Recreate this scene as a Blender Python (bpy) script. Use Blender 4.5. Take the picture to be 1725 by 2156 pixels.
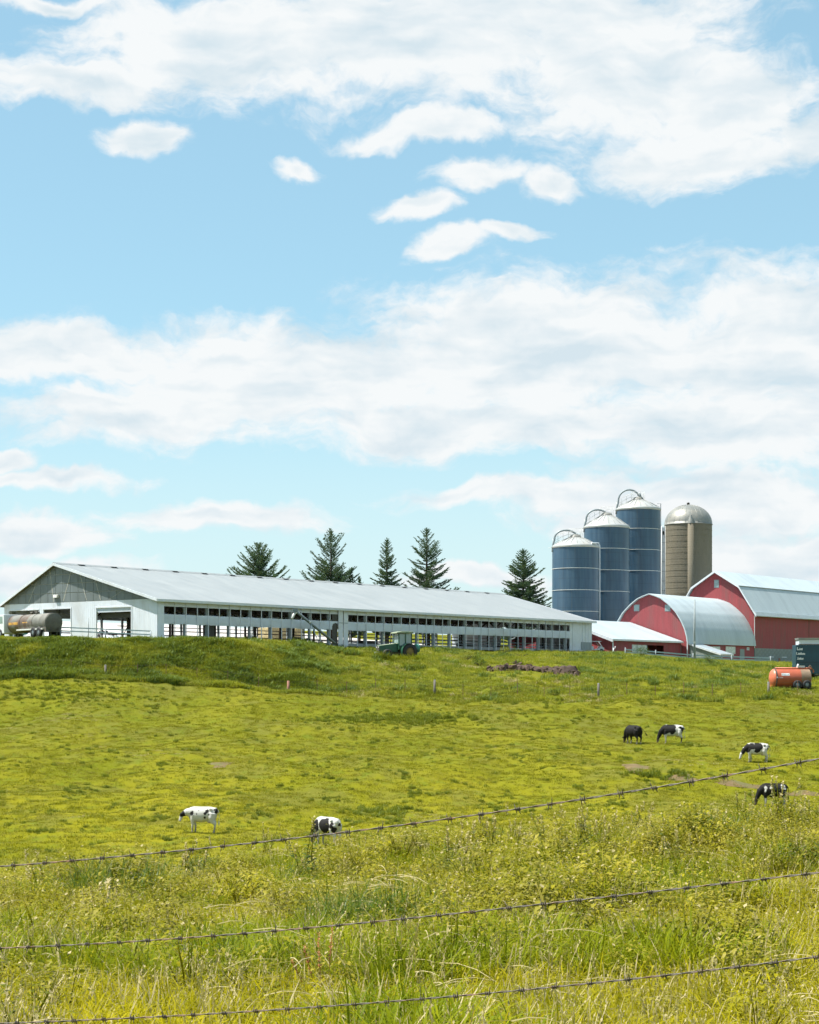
import bpy, bmesh, math, random
import numpy as np
from mathutils import Vector, Matrix, Euler

for _o in list(bpy.data.objects):
    bpy.data.objects.remove(_o)
scene = bpy.context.scene
COL = scene.collection
R = math.radians

# ------------------------------------------------------------------ camera
F_PX, CX, HOR, W_PX, H_PX = 3800.0, 862.5, 1440.0, 1725.0, 2156.0
cam_d = bpy.data.cameras.new('camera')
cam_d.sensor_fit = 'VERTICAL'
cam_d.sensor_height = 36.0
cam_d.sensor_width = 36.0
cam_d.lens = 36.0 * F_PX / H_PX
cam_d.shift_y = (HOR - H_PX / 2) / H_PX
cam_d.clip_start = 0.1
cam_d.clip_end = 8000
cam = bpy.data.objects.new('camera', cam_d)
cam.rotation_euler = (R(90), 0, 0)
COL.objects.link(cam)
scene.camera = cam

# ------------------------------------------------------------------ sun, exposure
SUN_DIR = Vector((-0.60, 0.0, 1.15)).normalized()      # towards the sun: high, from the left
SUN_EL = math.asin(SUN_DIR.z)
SUN_AZ = math.atan2(SUN_DIR.x, SUN_DIR.y)               # clockwise from +Y
sun_d = bpy.data.lights.new('sun', 'SUN')
sun_d.energy = 5.0
sun_d.angle = R(0.53)
sun_d.color = (1.0, 0.955, 0.87)
sun = bpy.data.objects.new('sun', sun_d)
sun.rotation_euler = (-SUN_DIR).to_track_quat('-Z', 'Y').to_euler()
COL.objects.link(sun)
scene.view_settings.view_transform = 'Standard'
scene.view_settings.look = 'None'
scene.view_settings.gamma = 1.0
scene.view_settings.exposure = 0.9
scene.view_settings.use_curve_mapping = False
scene.render.engine = 'CYCLES'
scene.cycles.max_bounces = 4
scene.cycles.diffuse_bounces = 2
scene.cycles.use_adaptive_sampling = True
scene.cycles.adaptive_threshold = 0.03
scene.cycles.use_light_tree = False
scene.cycles.glossy_bounces = 2
scene.cycles.transmission_bounces = 2
scene.cycles.transparent_max_bounces = 8


# ------------------------------------------------------------------ node helper
class NT:
    def __init__(s, tree):
        s.t = tree

    def node(s, typ, **kw):
        n = s.t.nodes.new(typ)
        for k, v in kw.items():
            setattr(n, k, v)
        return n

    def put(s, sock, v):
        if isinstance(v, bpy.types.NodeSocket):
            s.t.links.new(v, sock)
        elif v is not None:
            sock.default_value = v

    def m(s, op, a, b=None, c=None, clamp=False):
        n = s.node('ShaderNodeMath', operation=op, use_clamp=clamp)
        s.put(n.inputs[0], a)
        if b is not None: s.put(n.inputs[1], b)
        if c is not None: s.put(n.inputs[2], c)
        return n.outputs[0]

    def vm(s, op, a, b=None, out=0):
        n = s.node('ShaderNodeVectorMath', operation=op)
        s.put(n.inputs[0], a)
        if b is not None:
            if op == 'SCALE': s.put(n.inputs['Scale'], b)
            else: s.put(n.inputs[1], b)
        return n.outputs[out]

    def mix(s, f, a, b, blend='MIX'):
        n = s.node('ShaderNodeMix', data_type='RGBA', blend_type=blend)
        s.put(n.inputs[0], f)
        s.put(n.inputs[6], a)
        s.put(n.inputs[7], b)
        return n.outputs[2]

    def noise(s, vec, scale, detail=4, rough=0.5, dist=0.0):
        n = s.node('ShaderNodeTexNoise')
        n.noise_dimensions = '3D'
        s.put(n.inputs['Vector'], vec)
        n.inputs['Scale'].default_value = scale
        n.inputs['Detail'].default_value = detail
        n.inputs['Roughness'].default_value = rough
        n.inputs['Distortion'].default_value = dist
        return n.outputs[0]

    def smooth(s, v, lo, hi, a=0.0, b=1.0):
        n = s.node('ShaderNodeMapRange', interpolation_type='SMOOTHSTEP')
        s.put(n.inputs[0], v)
        for i, q in enumerate((lo, hi, a, b)):
            n.inputs[1 + i].default_value = q
        return n.outputs[0]

    def lin(s, v, lo, hi, a=0.0, b=1.0):
        n = s.node('ShaderNodeMapRange')
        s.put(n.inputs[0], v)
        for i, q in enumerate((lo, hi, a, b)):
            n.inputs[1 + i].default_value = q
        return n.outputs[0]

    def scale_vec(s, vec, sc):
        n = s.node('ShaderNodeMapping')
        s.put(n.inputs[0], vec)
        n.inputs['Scale'].default_value = sc
        return n.outputs[0]


# ------------------------------------------------------------------ world: sky with clouds
world = bpy.data.worlds.new('World')
scene.world = world
world.use_nodes = True
wt = world.node_tree
wt.nodes.clear()
CLOUDS = [  # centre and radii of the cloud masses (converted to azimuth / elevation)
    (150, 180, 290, 56), (480, 100, 400, 125), (900, 80, 480, 165), (1290, 100, 340, 220), (1540, 210, 220, 120),
    (1450, 330, 290, 78), (1740, 285, 180, 72), (110, 0, 140, 20),
    (295, 293, 118, 42), (615, 347, 70, 30), (900, 280, 200, 34), (1000, 372, 125, 38), (875, 430, 100, 34),
    (1165, 393, 75, 34), (945, 518, 95, 40), (1075, 503, 95, 22),
    (150, 755, 420, 72), (620, 800, 500, 150), (1150, 745, 560, 170), (1640, 730, 400, 180), (290, 880, 360, 72),
    (1000, 890, 600, 80), (1560, 900, 440, 130),
    (110, 1010, 220, 26), (10, 968, 75, 28), (460, 1095, 290, 38), (70, 1120, 220, 48), (1120, 1045, 340, 38),
    (1500, 1060, 450, 95), (1650, 1200, 360, 110), (80, 1215, 260, 40), (1000, 1215, 230, 22),
]
w = NT(wt)
tc = w.node('ShaderNodeTexCoord')
wd = tc.outputs['Generated']
warp_n = w.node('ShaderNodeTexNoise'); w.put(warp_n.inputs['Vector'], wd)
warp_n.inputs['Scale'].default_value = 16; warp_n.inputs['Detail'].default_value = 5
warp_n.inputs['Roughness'].default_value = 0.52
warp = w.vm('SUBTRACT', warp_n.outputs['Color'], (0.5, 0.5, 0.5))
wdir = w.vm('ADD', wd, w.vm('SCALE', warp, 0.045))
sep = w.node('ShaderNodeSeparateXYZ'); w.put(sep.inputs[0], wdir)
az = w.m('ARCTAN2', sep.outputs[0], sep.outputs[1])
el = w.m('ARCSINE', w.m('MINIMUM', w.m('MAXIMUM', sep.outputs[2], -1.0), 1.0))
cmb = w.node('ShaderNodeCombineXYZ'); w.put(cmb.inputs[0], az); w.put(cmb.inputs[1], el)
ae = cmb.outputs[0]
field = None
for (px, py, rx, ry) in CLOUDS:
    a0 = math.atan((px - CX) / F_PX)
    e0 = math.atan((HOR - py) / F_PX * math.cos(a0))
    sx, sy = F_PX / rx, F_PX / ry
    n = w.node('ShaderNodeVectorMath', operation='MULTIPLY_ADD')
    w.put(n.inputs[0], ae); n.inputs[1].default_value = (sx, sy, 0); n.inputs[2].default_value = (-a0 * sx, -e0 * sy, 0)
    e = w.vm('LENGTH', n.outputs[0], out=1)
    if field is None:
        field = e
    else:
        q = w.node('ShaderNodeMath', operation='SMOOTH_MIN')
        w.put(q.inputs[0], field); w.put(q.inputs[1], e); q.inputs[2].default_value = 0.15
        field = q.outputs[0]
field = w.m('MAXIMUM', w.m('SUBTRACT', 1.0, field), -0.8)
# the rest of the sky: the same kind of broken cloud everywhere
gen = w.lin(w.noise(w.scale_vec(wd, (1, 1, 2.2)), 3.2, 1, 0.5), 0.38, 0.68, -0.75, 0.75)
inside = w.m('MULTIPLY', w.smooth(w.m('ABSOLUTE', az), 0.34, 0.5, 1.0, 0.0), w.smooth(el, 0.40, 0.55, 1.0, 0.0))
mixn = w.node('ShaderNodeMix', data_type='FLOAT')
w.put(mixn.inputs[0], inside); w.put(mixn.inputs[2], gen); w.put(mixn.inputs[3], field)
flat = w.scale_vec(wdir, (1, 1, 2.9))
n1 = w.noise(flat, 24, 6, 0.56)
n1b = w.noise(w.vm('ADD', flat, (-0.012, 0.0, 0.034)), 26, 2, 0.5)
fld = w.m('MULTIPLY_ADD', mixn.outputs[0], 1.5, -0.08)
d0 = w.m('MULTIPLY_ADD', w.m('SUBTRACT', n1, 0.5), 1.65, fld)
n2 = w.noise(w.scale_vec(wdir, (1, 1, 1.7)), 95, 4, 0.6)
d0 = w.m('MULTIPLY_ADD', w.m('SUBTRACT', n2, 0.5), 0.75, d0)
alpha = w.smooth(d0, -0.25, 0.62)
relief = w.m('SUBTRACT', n1, n1b)
thick = w.smooth(d0, 0.45, 1.45)
soft = w.noise(w.scale_vec(wd, (1, 1, 5.5)), 12, 3, 0.5)
lit = w.m('ADD', w.m('MULTIPLY', relief, 2.0), w.m('ADD', w.m('MULTIPLY', thick, -0.42), w.m('MULTIPLY_ADD', soft, 2.3, -0.30)), clamp=True)
cloud_c = w.mix(lit, (3.62, 4.25, 4.62, 1), (4.95, 5.12, 5.18, 1))
sky = w.node('ShaderNodeTexSky', sky_type='NISHITA', sun_disc=False)
sky.sun_elevation = SUN_EL
sky.sun_rotation = SUN_AZ
sky.altitude = 100
sky.air_density = 1.0
sky.dust_density = 0.3
sky.ozone_density = 1.2
SKY_TINT = (0.80, 0.92, 0.85, 1)
sky_c = w.mix(1.0, sky.outputs[0], SKY_TINT, 'MULTIPLY')
sky_c = w.mix(0.42, sky_c, (2.62, 4.40, 5.20, 1))              # thin high veil over the whole sky
sep2 = w.node('ShaderNodeSeparateXYZ'); w.put(sep2.inputs[0], wd)
sky_c = w.mix(w.smooth(sep2.outputs[2], 0.0, 0.20, 0.75, 0.0), sky_c, (3.95, 4.75, 4.95, 1))   # pale hazy air low down
both = w.mix(alpha, sky_c, cloud_c)
bg = w.node('ShaderNodeBackground')
w.put(bg.inputs[0], both)
bg.inputs[1].default_value = 0.1
world.cycles.sampling_method = 'NONE'
world.cycles.sample_map_resolution = 256
wo = w.node('ShaderNodeOutputWorld')
wt.links.new(bg.outputs[0], wo.inputs[0])

# ------------------------------------------------------------------ scene helpers
def P(x, y, D):
    return Vector(((x - CX) / F_PX * D, D, (HOR - y) / F_PX * D))


def tag(o, label=None, cat=None, group=None, kind=None):
    if label: o['label'] = label
    if cat: o['category'] = cat
    if group: o['group'] = group
    if kind: o['kind'] = kind
    return o


def thing(name, label, cat, loc=(0, 0, 0), rotz=0.0, group=None):
    o = bpy.data.objects.new(name, None)
    o.empty_display_size = 0.3
    COL.objects.link(o)
    o.location = loc
    o.rotation_euler = (0, 0, rotz)
    return tag(o, label, cat, group)


def link_mesh(name, me, parent=None, loc=None, rot=None, scale=None):
    o = bpy.data.objects.new(name, me)
    COL.objects.link(o)
    if parent is not None: o.parent = parent
    if loc is not None: o.location = loc
    if rot is not None: o.rotation_euler = rot
    if scale is not None: o.scale = scale
    return o


class MB:
    """collects shapes, builds ONE mesh object"""
    def __init__(s):
        s.v, s.f, s.mi, s.sm = [], [], [], []

    def add(s, verts, faces, mi=0, smooth=False):
        k = len(s.v)
        s.v += [tuple(p) for p in verts]
        s.f += [tuple(i + k for i in f) for f in faces]
        s.mi += [mi] * len(faces)
        s.sm += [smooth] * len(faces)
        return s

    def box(s, x0, x1, y0, y1, z0, z1, mi=0):
        v = [(x0, y0, z0), (x1, y0, z0), (x1, y1, z0), (x0, y1, z0), (x0, y0, z1), (x1, y0, z1), (x1, y1, z1), (x0, y1, z1)]
        return s.add(v, [(0, 3, 2, 1), (4, 5, 6, 7), (0, 1, 5, 4), (1, 2, 6, 5), (2, 3, 7, 6), (3, 0, 4, 7)], mi)

    def hexa(s, bottom, top, mi=0):
        return s.add(list(bottom) + list(top), [(3, 2, 1, 0), (4, 5, 6, 7), (0, 1, 5, 4), (1, 2, 6, 5), (2, 3, 7, 6), (3, 0, 4, 7)], mi)

    def prism(s, poly, axis, a, b, mi=0):
        """poly: 2D points; extruded along axis from a to b"""
        def mk(p, t):
            return (t, p[0], p[1]) if axis == 'x' else ((p[0], t, p[1]) if axis == 'y' else (p[0], p[1], t))
        n = len(poly)
        v = [mk(p, a) for p in poly] + [mk(p, b) for p in poly]
        f = [tuple(range(n - 1, -1, -1)), tuple(range(n, 2 * n))] + [(i, (i + 1) % n, n + (i + 1) % n, n + i) for i in range(n)]
        return s.add(v, f, mi)

    def tube(s, pts, r, n=8, mi=0, caps=True, smooth=True):
        pts = [Vector(p) for p in pts]
        rs = r if isinstance(r, (list, tuple)) else [r] * len(pts)
        k = len(s.v)
        prev = None
        for i, p in enumerate(pts):
            t = (pts[min(i + 1, len(pts) - 1)] - pts[max(i - 1, 0)]).normalized()
            if prev is None:
                up = Vector((0, 0, 1)) if abs(t.z) < 0.9 else Vector((1, 0, 0))
                prev = t.cross(up).normalized()
            prev = (prev - t * prev.dot(t)).normalized()
            q = t.cross(prev)
            for j in range(n):
                a = 2 * math.pi * j / n
                s.v.append(tuple(p + (prev * math.cos(a) + q * math.sin(a)) * rs[i]))
        for i in range(len(pts) - 1):
            for j in range(n):
                a, b = k + i * n + j, k + i * n + (j + 1) % n
                s.f.append((a, b, b + n, a + n)); s.mi.append(mi); s.sm.append(smooth)
        if caps:
            s.f.append(tuple(k + j for j in range(n - 1, -1, -1))); s.mi.append(mi); s.sm.append(False)
            e = k + (len(pts) - 1) * n
            s.f.append(tuple(e + j for j in range(n))); s.mi.append(mi); s.sm.append(False)
        return s

    def lathe(s, prof, n=32, mi=0, smooth=True, a0=0.0, a1=2 * math.pi, axis='z', centre=(0, 0, 0)):
        """prof: (radius, height) list"""
        k = len(s.v)
        full = abs(a1 - a0 - 2 * math.pi) < 1e-6
        m = n if full else n + 1
        cx, cy, cz = centre
        for (r, h) in prof:
            for j in range(m):
                a = a0 + (a1 - a0) * j / n
                c, d = r * math.cos(a), r * math.sin(a)
                s.v.append((cx + c, cy + d, cz + h) if axis == 'z' else ((cx + h, cy + c, cz + d) if axis == 'x' else (cx + d, cy + h, cz + c)))
        for i in range(len(prof) - 1):
            for j in range(n):
                a, b = k + i * m + j, k + i * m + (j + 1) % m
                s.f.append((a, b, b + m, a + m)); s.mi.append(mi); s.sm.append(smooth)
        return s

    def ball(s, c, r, n=8, mi=0, rot=None):
        k = len(s.v)
        rx, ry, rz = r if isinstance(r, (tuple, list)) else (r, r, r)
        M = rot or Matrix.Identity(3)
        vs, fs = [], []
        rows = n // 2
        for i in range(rows + 1):
            th = math.pi * i / rows
            for j in range(n):
                ph = 2 * math.pi * j / n
                vs.append(Vector(c) + M @ Vector((rx * math.sin(th) * math.cos(ph), ry * math.sin(th) * math.sin(ph), rz * math.cos(th))))
        for i in range(rows):
            for j in range(n):
                fs.append((i * n + j, (i + 1) * n + j, (i + 1) * n + (j + 1) % n, i * n + (j + 1) % n))
        return s.add(vs, fs, mi, True)

    def mesh(s, name, mats):
        me = bpy.data.meshes.new(name)
        me.from_pydata(s.v, [], s.f)
        for m_ in (mats if isinstance(mats, (list, tuple)) else [mats]):
            me.materials.append(m_)
        me.polygons.foreach_set('material_index', s.mi)
        me.polygons.foreach_set('use_smooth', s.sm)
        me.update()
        return me

    def build(s, name, mats, parent=None, loc=None, rot=None, bevel=0.0):
        o = link_mesh(name, s.mesh(name, mats), parent, loc, rot)
        if bevel:
            b = o.modifiers.new('bevel', 'BEVEL'); b.width = bevel; b.segments = 2; b.limit_method = 'ANGLE'
        return o


def instance(name, src_obj, parent=None, loc=None, rot=None, scale=None):
    return link_mesh(name, src_obj.data, parent, loc, rot, scale)


# ------------------------------------------------------------------ materials
def new_mat(name):
    m_ = bpy.data.materials.new(name)
    m_.use_nodes = True
    m_.node_tree.nodes.clear()
    return m_, NT(m_.node_tree)


def simple(name, col, rough=0.6, metal=0.0, var=0.12, scale=3.0, bump=0.0, stretch=(1, 1, 1), spec=0.5, dirt=None, dirt_amt=0.4, coords='Object', ribs=None, bscale=None):
    """a Principled surface with colour variation, optional stains, noise relief and rib relief"""
    m_, t = new_mat(name)
    tc_ = t.node('ShaderNodeTexCoord')
    vec = t.scale_vec(tc_.outputs[coords], stretch)
    n_a = t.noise(vec, scale, 6, 0.6)
    c = t.mix(t.lin(n_a, 0.3, 0.7), tuple(x * (1 - var) for x in col) + (1,), tuple(min(1, x * (1 + var)) for x in col) + (1,))
    if dirt is not None:
        n_b = t.noise(vec, scale * 0.37, 7, 0.68, 0.4)
        c = t.mix(t.m('MULTIPLY', t.smooth(n_b, 0.46, 0.68), dirt_amt), c, dirt + (1,))
    p = t.node('ShaderNodeBsdfPrincipled')
    t.put(p.inputs['Base Color'], c)
    t.put(p.inputs['Roughness'], t.lin(n_a, 0.3, 0.7, max(0.02, rough - 0.07), min(1, rough + 0.07)))
    p.inputs['Metallic'].default_value = metal
    p.inputs['Specular IOR Level'].default_value = spec
    h = None
    if bump:
        h = t.m('MULTIPLY', t.noise(tc_.outputs[coords], bscale or scale * 6, 5, 0.6), bump)
    if ribs:
        ax, period, depth = ribs
        sp = t.node('ShaderNodeSeparateXYZ'); t.put(sp.inputs[0], tc_.outputs[coords])
        fr = t.m('FRACT', t.m('MULTIPLY', sp.outputs['XYZ'.index(ax)], 1.0 / period))
        tri = t.m('ABSOLUTE', t.m('SUBTRACT', fr, 0.5))
        rib = t.m('MULTIPLY', t.smooth(tri, 0.40, 0.48), depth)
        h = rib if h is None else t.m('ADD', h, rib)
    if h is not None:
        b = t.node('ShaderNodeBump')
        b.inputs['Strength'].default_value = 1.0
        b.inputs['Distance'].default_value = 1.0
        t.put(b.inputs['Height'], h)
        t.put(p.inputs['Normal'], b.outputs[0])
    o = t.node('ShaderNodeOutputMaterial')
    t.put(o.inputs[0], p.outputs[0])
    return m_


def leafy(name, dark, light, dry=None, dry_amt=0.0, trans=0.35, rough=0.45, patch=0.25, base_dark=True, spec=0.15):
    """leaves and blades: varied per clump and over the field, light passes through"""
    m_, t = new_mat(name)
    oi = t.node('ShaderNodeObjectInfo')
    ge = t.node('ShaderNodeNewGeometry')
    n_p = t.noise(ge.outputs['Position'], patch, 4, 0.6)
    f = t.m('ADD', t.m('MULTIPLY', oi.outputs['Random'], 0.5), t.lin(n_p, 0.3, 0.7, -0.1, 0.6), clamp=True)
    c = t.mix(f, dark + (1,), light + (1,))
    if dry is not None:
        n_d = t.noise(ge.outputs['Position'], patch * 2.3, 4, 0.65)
        rnd2 = t.m('FRACT', t.m('MULTIPLY', oi.outputs['Random'], 37.7))
        c = t.mix(t.m('MULTIPLY', t.smooth(t.m('MULTIPLY_ADD', rnd2, 0.25, n_d), 0.52, 0.78), dry_amt), c, dry + (1,))
    p = t.node('ShaderNodeBsdfPrincipled')
    t.put(p.inputs['Base Color'], c)
    p.inputs['Roughness'].default_value = rough
    p.inputs['Specular IOR Level'].default_value = spec
    tr = t.node('ShaderNodeBsdfTranslucent')
    t.put(tr.inputs['Color'], t.mix(0.35, c, (0.36, 0.37, 0.015, 1)))
    mx = t.node('ShaderNodeMixShader'); mx.inputs[0].default_value = trans
    t.put(mx.inputs[1], p.outputs[0]); t.put(mx.inputs[2], tr.outputs[0])
    o = t.node('ShaderNodeOutputMaterial'); t.put(o.inputs[0], mx.outputs[0])
    return m_


M = {}
M['white_wall'] = simple('white_metal_siding', (0.66, 0.71, 0.78), 0.5, 0, 0.06, 1.2, dirt=(0.38, 0.36, 0.32), dirt_amt=0.35, ribs=('Y', 0.3, 0.02), stretch=(1, 1, 0.3))
M['white_trim'] = simple('white_trim', (0.62, 0.66, 0.71), 0.5, 0, 0.06, 2.0, dirt=(0.42, 0.40, 0.36), dirt_amt=0.3)
M['curtain'] = simple('curtain_fabric', (0.56, 0.62, 0.70), 0.7, 0, 0.07, 0.8, bump=0.03, bscale=2.5, dirt=(0.38, 0.38, 0.36), dirt_amt=0.35, stretch=(0.5, 1, 1))
M['grey_panel'] = simple('weathered_translucent_panel', (0.145, 0.17, 0.175), 0.45, 0, 0.18, 1.6, dirt=(0.12, 0.14, 0.13), dirt_amt=0.5, stretch=(1, 1, 0.25))
M['batten'] = simple('lit_gap_truss_tone', (0.36, 0.36, 0.31), 0.8, 0, 0.15, 3)  # pale tone painting the lit panel gaps and the truss shadow lines
M['barn_roof'] = simple('weathered_steel_roof', (0.265, 0.285, 0.29), 0.5, 0.0, 0.11, 0.9, dirt=(0.20, 0.225, 0.235), dirt_amt=0.35, ribs=('X', 0.6, 0.02), stretch=(1.6, 0.3, 0.3))
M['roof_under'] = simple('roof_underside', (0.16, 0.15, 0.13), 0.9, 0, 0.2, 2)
M['steel_roof'] = simple('bright_steel_roof', (0.42, 0.485, 0.515), 0.42, 0.0, 0.06, 1.0, dirt=(0.25, 0.30, 0.33), dirt_amt=0.35, ribs=('X', 0.6, 0.02), stretch=(1.6, 0.3, 0.3))
M['steel_roof2'] = simple('old_steel_roof', (0.33, 0.39, 0.43), 0.42, 0.1, 0.10, 0.9, dirt=(0.30, 0.27, 0.25), dirt_amt=0.35, ribs=('X', 0.6, 0.02), stretch=(1.6, 0.4, 0.4))
M['red'] = simple('red_barn_paint', (0.295, 0.055, 0.063), 0.75, 0, 0.16, 0.9, dirt=(0.215, 0.075, 0.075), dirt_amt=0.75, bump=0.01, ribs=('Y', 0.30, 0.02), stretch=(2.5, 2.5, 0.35))
M['red_board'] = simple('red_boards', (0.30, 0.058, 0.072), 0.75, 0, 0.22, 1.2, dirt=(0.20, 0.085, 0.085), dirt_amt=0.7, ribs=('X', 0.28, 0.02), stretch=(3, 3, 0.3))
M['block'] = simple('concrete_block', (0.22, 0.255, 0.255), 0.85, 0, 0.2, 1.5, dirt=(0.17, 0.19, 0.17), dirt_amt=0.6, bump=0.02)
M['concrete'] = simple('old_concrete', (0.33, 0.34, 0.34), 0.85, 0, 0.16, 0.9, dirt=(0.20, 0.19, 0.17), dirt_amt=0.6, bump=0.015)
M['silo_concrete'] = simple('stave_silo_concrete', (0.150, 0.132, 0.095), 0.85, 0, 0.10, 1.4, dirt=(0.12, 0.115, 0.09), dirt_amt=0.5, ribs=('Z', 0.38, 0.012), stretch=(1, 1, 0.2))
M['galv'] = simple('galvanised_steel', (0.22, 0.225, 0.21), 0.48, 0.25, 0.12, 1.6, dirt=(0.40, 0.35, 0.28), dirt_amt=0.4)
M['pipe'] = simple('pipe_steel', (0.20, 0.235, 0.25), 0.5, 0.35, 0.15, 3)
M['pale_pipe'] = simple('pale_painted_steel', (0.62, 0.64, 0.62), 0.5, 0.1, 0.1, 3, dirt=(0.45, 0.36, 0.26), dirt_amt=0.4)
M['rib_steel'] = simple('dull_roof_rib', (0.33, 0.34, 0.33), 0.55, 0.2, 0.12, 3)
M['wood'] = simple('weathered_wood', (0.145, 0.130, 0.110), 0.85, 0, 0.25, 4, stretch=(1, 1, 0.2))
M['red_wood'] = simple('reddish_post_wood', (0.27, 0.13, 0.09), 0.85, 0, 0.35, 5, stretch=(1, 1, 0.4))
M['dark_wood'] = simple('dark_timber', (0.075, 0.07, 0.06), 0.9, 0, 0.3, 4)
M['post_grey'] = simple('grey_barn_post', (0.27, 0.31, 0.32), 0.8, 0, 0.2, 4, stretch=(1, 1, 0.2))
M['rail_rust'] = simple('stall_rail_steel', (0.17, 0.10, 0.085), 0.6, 0.3, 0.3, 5)
M['rail_blue'] = simple('bluish_guard_rail', (0.33, 0.42, 0.45), 0.5, 0.2, 0.15, 2)
M['black'] = simple('black_rubber', (0.02, 0.02, 0.021), 0.75, 0, 0.3, 8)
M['dark_gap'] = simple('interior_shade', (0.035, 0.038, 0.036), 0.9, 0, 0.3, 3)
M['glass'] = simple('dusty_window_glass', (0.26, 0.34, 0.35), 0.12, 0, 0.1, 2, spec=0.8)
M['pale_glass'] = simple('pale_curtained_window', (0.55, 0.60, 0.60), 0.25, 0, 0.2, 4)
M['green_paint'] = simple('faded_tractor_green', (0.016, 0.080, 0.045), 0.45, 0, 0.2, 4, dirt=(0.06, 0.09, 0.06), dirt_amt=0.5)
M['hood_dust'] = simple('sun_bleached_hood', (0.24, 0.27, 0.18), 0.6, 0, 0.2, 4, dirt=(0.10, 0.20, 0.12), dirt_amt=0.6)
M['yellow'] = simple('wheel_yellow', (0.50, 0.33, 0.03), 0.55, 0, 0.15, 4, dirt=(0.25, 0.17, 0.05), dirt_amt=0.6)
M['cab_glass'] = simple('cab_glass', (0.20, 0.29, 0.28), 0.1, 0, 0.08, 2, spec=0.8)
M['tank_rust'] = simple('rusty_tank', (0.175, 0.175, 0.155), 0.6, 0.1, 0.30, 1.1, dirt=(0.105, 0.060, 0.038), dirt_amt=0.95, bump=0.01)
M['tank_end'] = simple('rusty_tank_end', (0.12, 0.115, 0.095), 0.7, 0.1, 0.3, 1.8, dirt=(0.10, 0.055, 0.035), dirt_amt=0.9)
M['tank_yellow'] = simple('yellow_stripe', (0.52, 0.29, 0.05), 0.6, 0, 0.3, 4, dirt=(0.22, 0.11, 0.05), dirt_amt=0.7)
M['orange'] = simple('orange_tanker_paint', (0.37, 0.088, 0.043), 0.42, 0, 0.12, 1.4, dirt=(0.27, 0.085, 0.05), dirt_amt=0.75)
M['orange2'] = simple('bright_orange_paint', (0.56, 0.15, 0.075), 0.45, 0, 0.1, 2, dirt=(0.45, 0.14, 0.09), dirt_amt=0.4)
M['orange_dirt'] = simple('mud_caked_tank_paint', (0.19, 0.135, 0.09), 0.8, 0, 0.3, 2.0, dirt=(0.34, 0.12, 0.06), dirt_amt=0.6)
M['white_paint'] = simple('white_vehicle_paint', (0.62, 0.66, 0.68), 0.4, 0, 0.06, 3, dirt=(0.4, 0.4, 0.38), dirt_amt=0.3)
M['navy'] = simple('dark_blue_panel', (0.012, 0.052, 0.078), 0.45, 0, 0.2, 1.0, dirt=(0.02, 0.075, 0.095), dirt_amt=0.6)
M['teal'] = simple('teal_paint', (0.05, 0.21, 0.16), 0.5, 0, 0.15, 2)
M['letter'] = simple('white_lettering', (0.55, 0.57, 0.57), 0.6, 0, 0.03, 5)
M['sheet'] = simple('white_silage_film', (0.72, 0.74, 0.75), 0.35, 0, 0.06, 1, bump=0.05, bscale=1.5)
M['clod'] = simple('brown_clods', (0.075, 0.047, 0.033), 0.95, 0, 0.45, 1.3, dirt=(0.17, 0.12, 0.085), dirt_amt=0.6, bump=0.03, coords='Generated', bscale=6)
M['bark'] = simple('conifer_bark', (0.07, 0.052, 0.04), 0.95, 0, 0.3, 6)
M['lamp_glow'] = simple('lamp_lens', (0.85, 0.84, 0.80), 0.3, 0, 0.02, 3)
M['wire'] = simple('rusted_galvanised_wire', (0.10, 0.088, 0.08), 0.48, 0.4, 0.35, 40, dirt=(0.20, 0.10, 0.055), dirt_amt=0.8)
M['barb'] = simple('rusted_barb', (0.075, 0.06, 0.055), 0.55, 0.5, 0.3, 60)


# blue glass-lined silo steel: glossy, vertical streaks
def silo_mat():
    m_, t = new_mat('blue_silo_steel')
    tc_ = t.node('ShaderNodeTexCoord')
    v = t.scale_vec(tc_.outputs['Object'], (1, 1, 0.07))
    n_a = t.noise(v, 1.5, 6, 0.65)
    n_b = t.noise(t.scale_vec(tc_.outputs['Object'], (1, 1, 0.05)), 3.2, 4, 0.6)
    c = t.mix(t.lin(n_a, 0.3, 0.72), (0.020, 0.055, 0.100, 1), (0.055, 0.108, 0.160, 1))
    c = t.mix(t.m('MULTIPLY', t.smooth(n_b, 0.56, 0.78), 0.45), c, (0.08, 0.085, 0.075, 1))
    sp = t.node('ShaderNodeSeparateXYZ'); t.put(sp.inputs[0], tc_.outputs['Object'])
    fr = t.m('ABSOLUTE', t.m('SUBTRACT', t.m('FRACT', t.m('MULTIPLY', sp.outputs[2], 1 / 1.42)), 0.5))
    seam = t.smooth(fr, 0.47, 0.495)
    c = t.mix(t.m('MULTIPLY', seam, 0.5), c, (0.02, 0.035, 0.05, 1))
    p = t.node('ShaderNodeBsdfPrincipled')
    t.put(p.inputs['Base Color'], c)
    t.put(p.inputs['Roughness'], t.lin(n_a, 0.3, 0.7, 0.28, 0.42))
    b = t.node('ShaderNodeBump'); b.inputs['Distance'].default_value = 1.0
    t.put(b.inputs['Height'], t.m('MULTIPLY', seam, 0.01)); t.put(p.inputs['Normal'], b.outputs[0])
    o = t.node('ShaderNodeOutputMaterial'); t.put(o.inputs[0], p.outputs[0])
    return m_


M['silo'] = silo_mat()
M['silo_roof'] = simple('silo_roof_steel', (0.42, 0.43, 0.42), 0.42, 0.2, 0.08, 1.2, dirt=(0.46, 0.40, 0.32), dirt_amt=0.4, stretch=(1, 1, 1))


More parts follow.
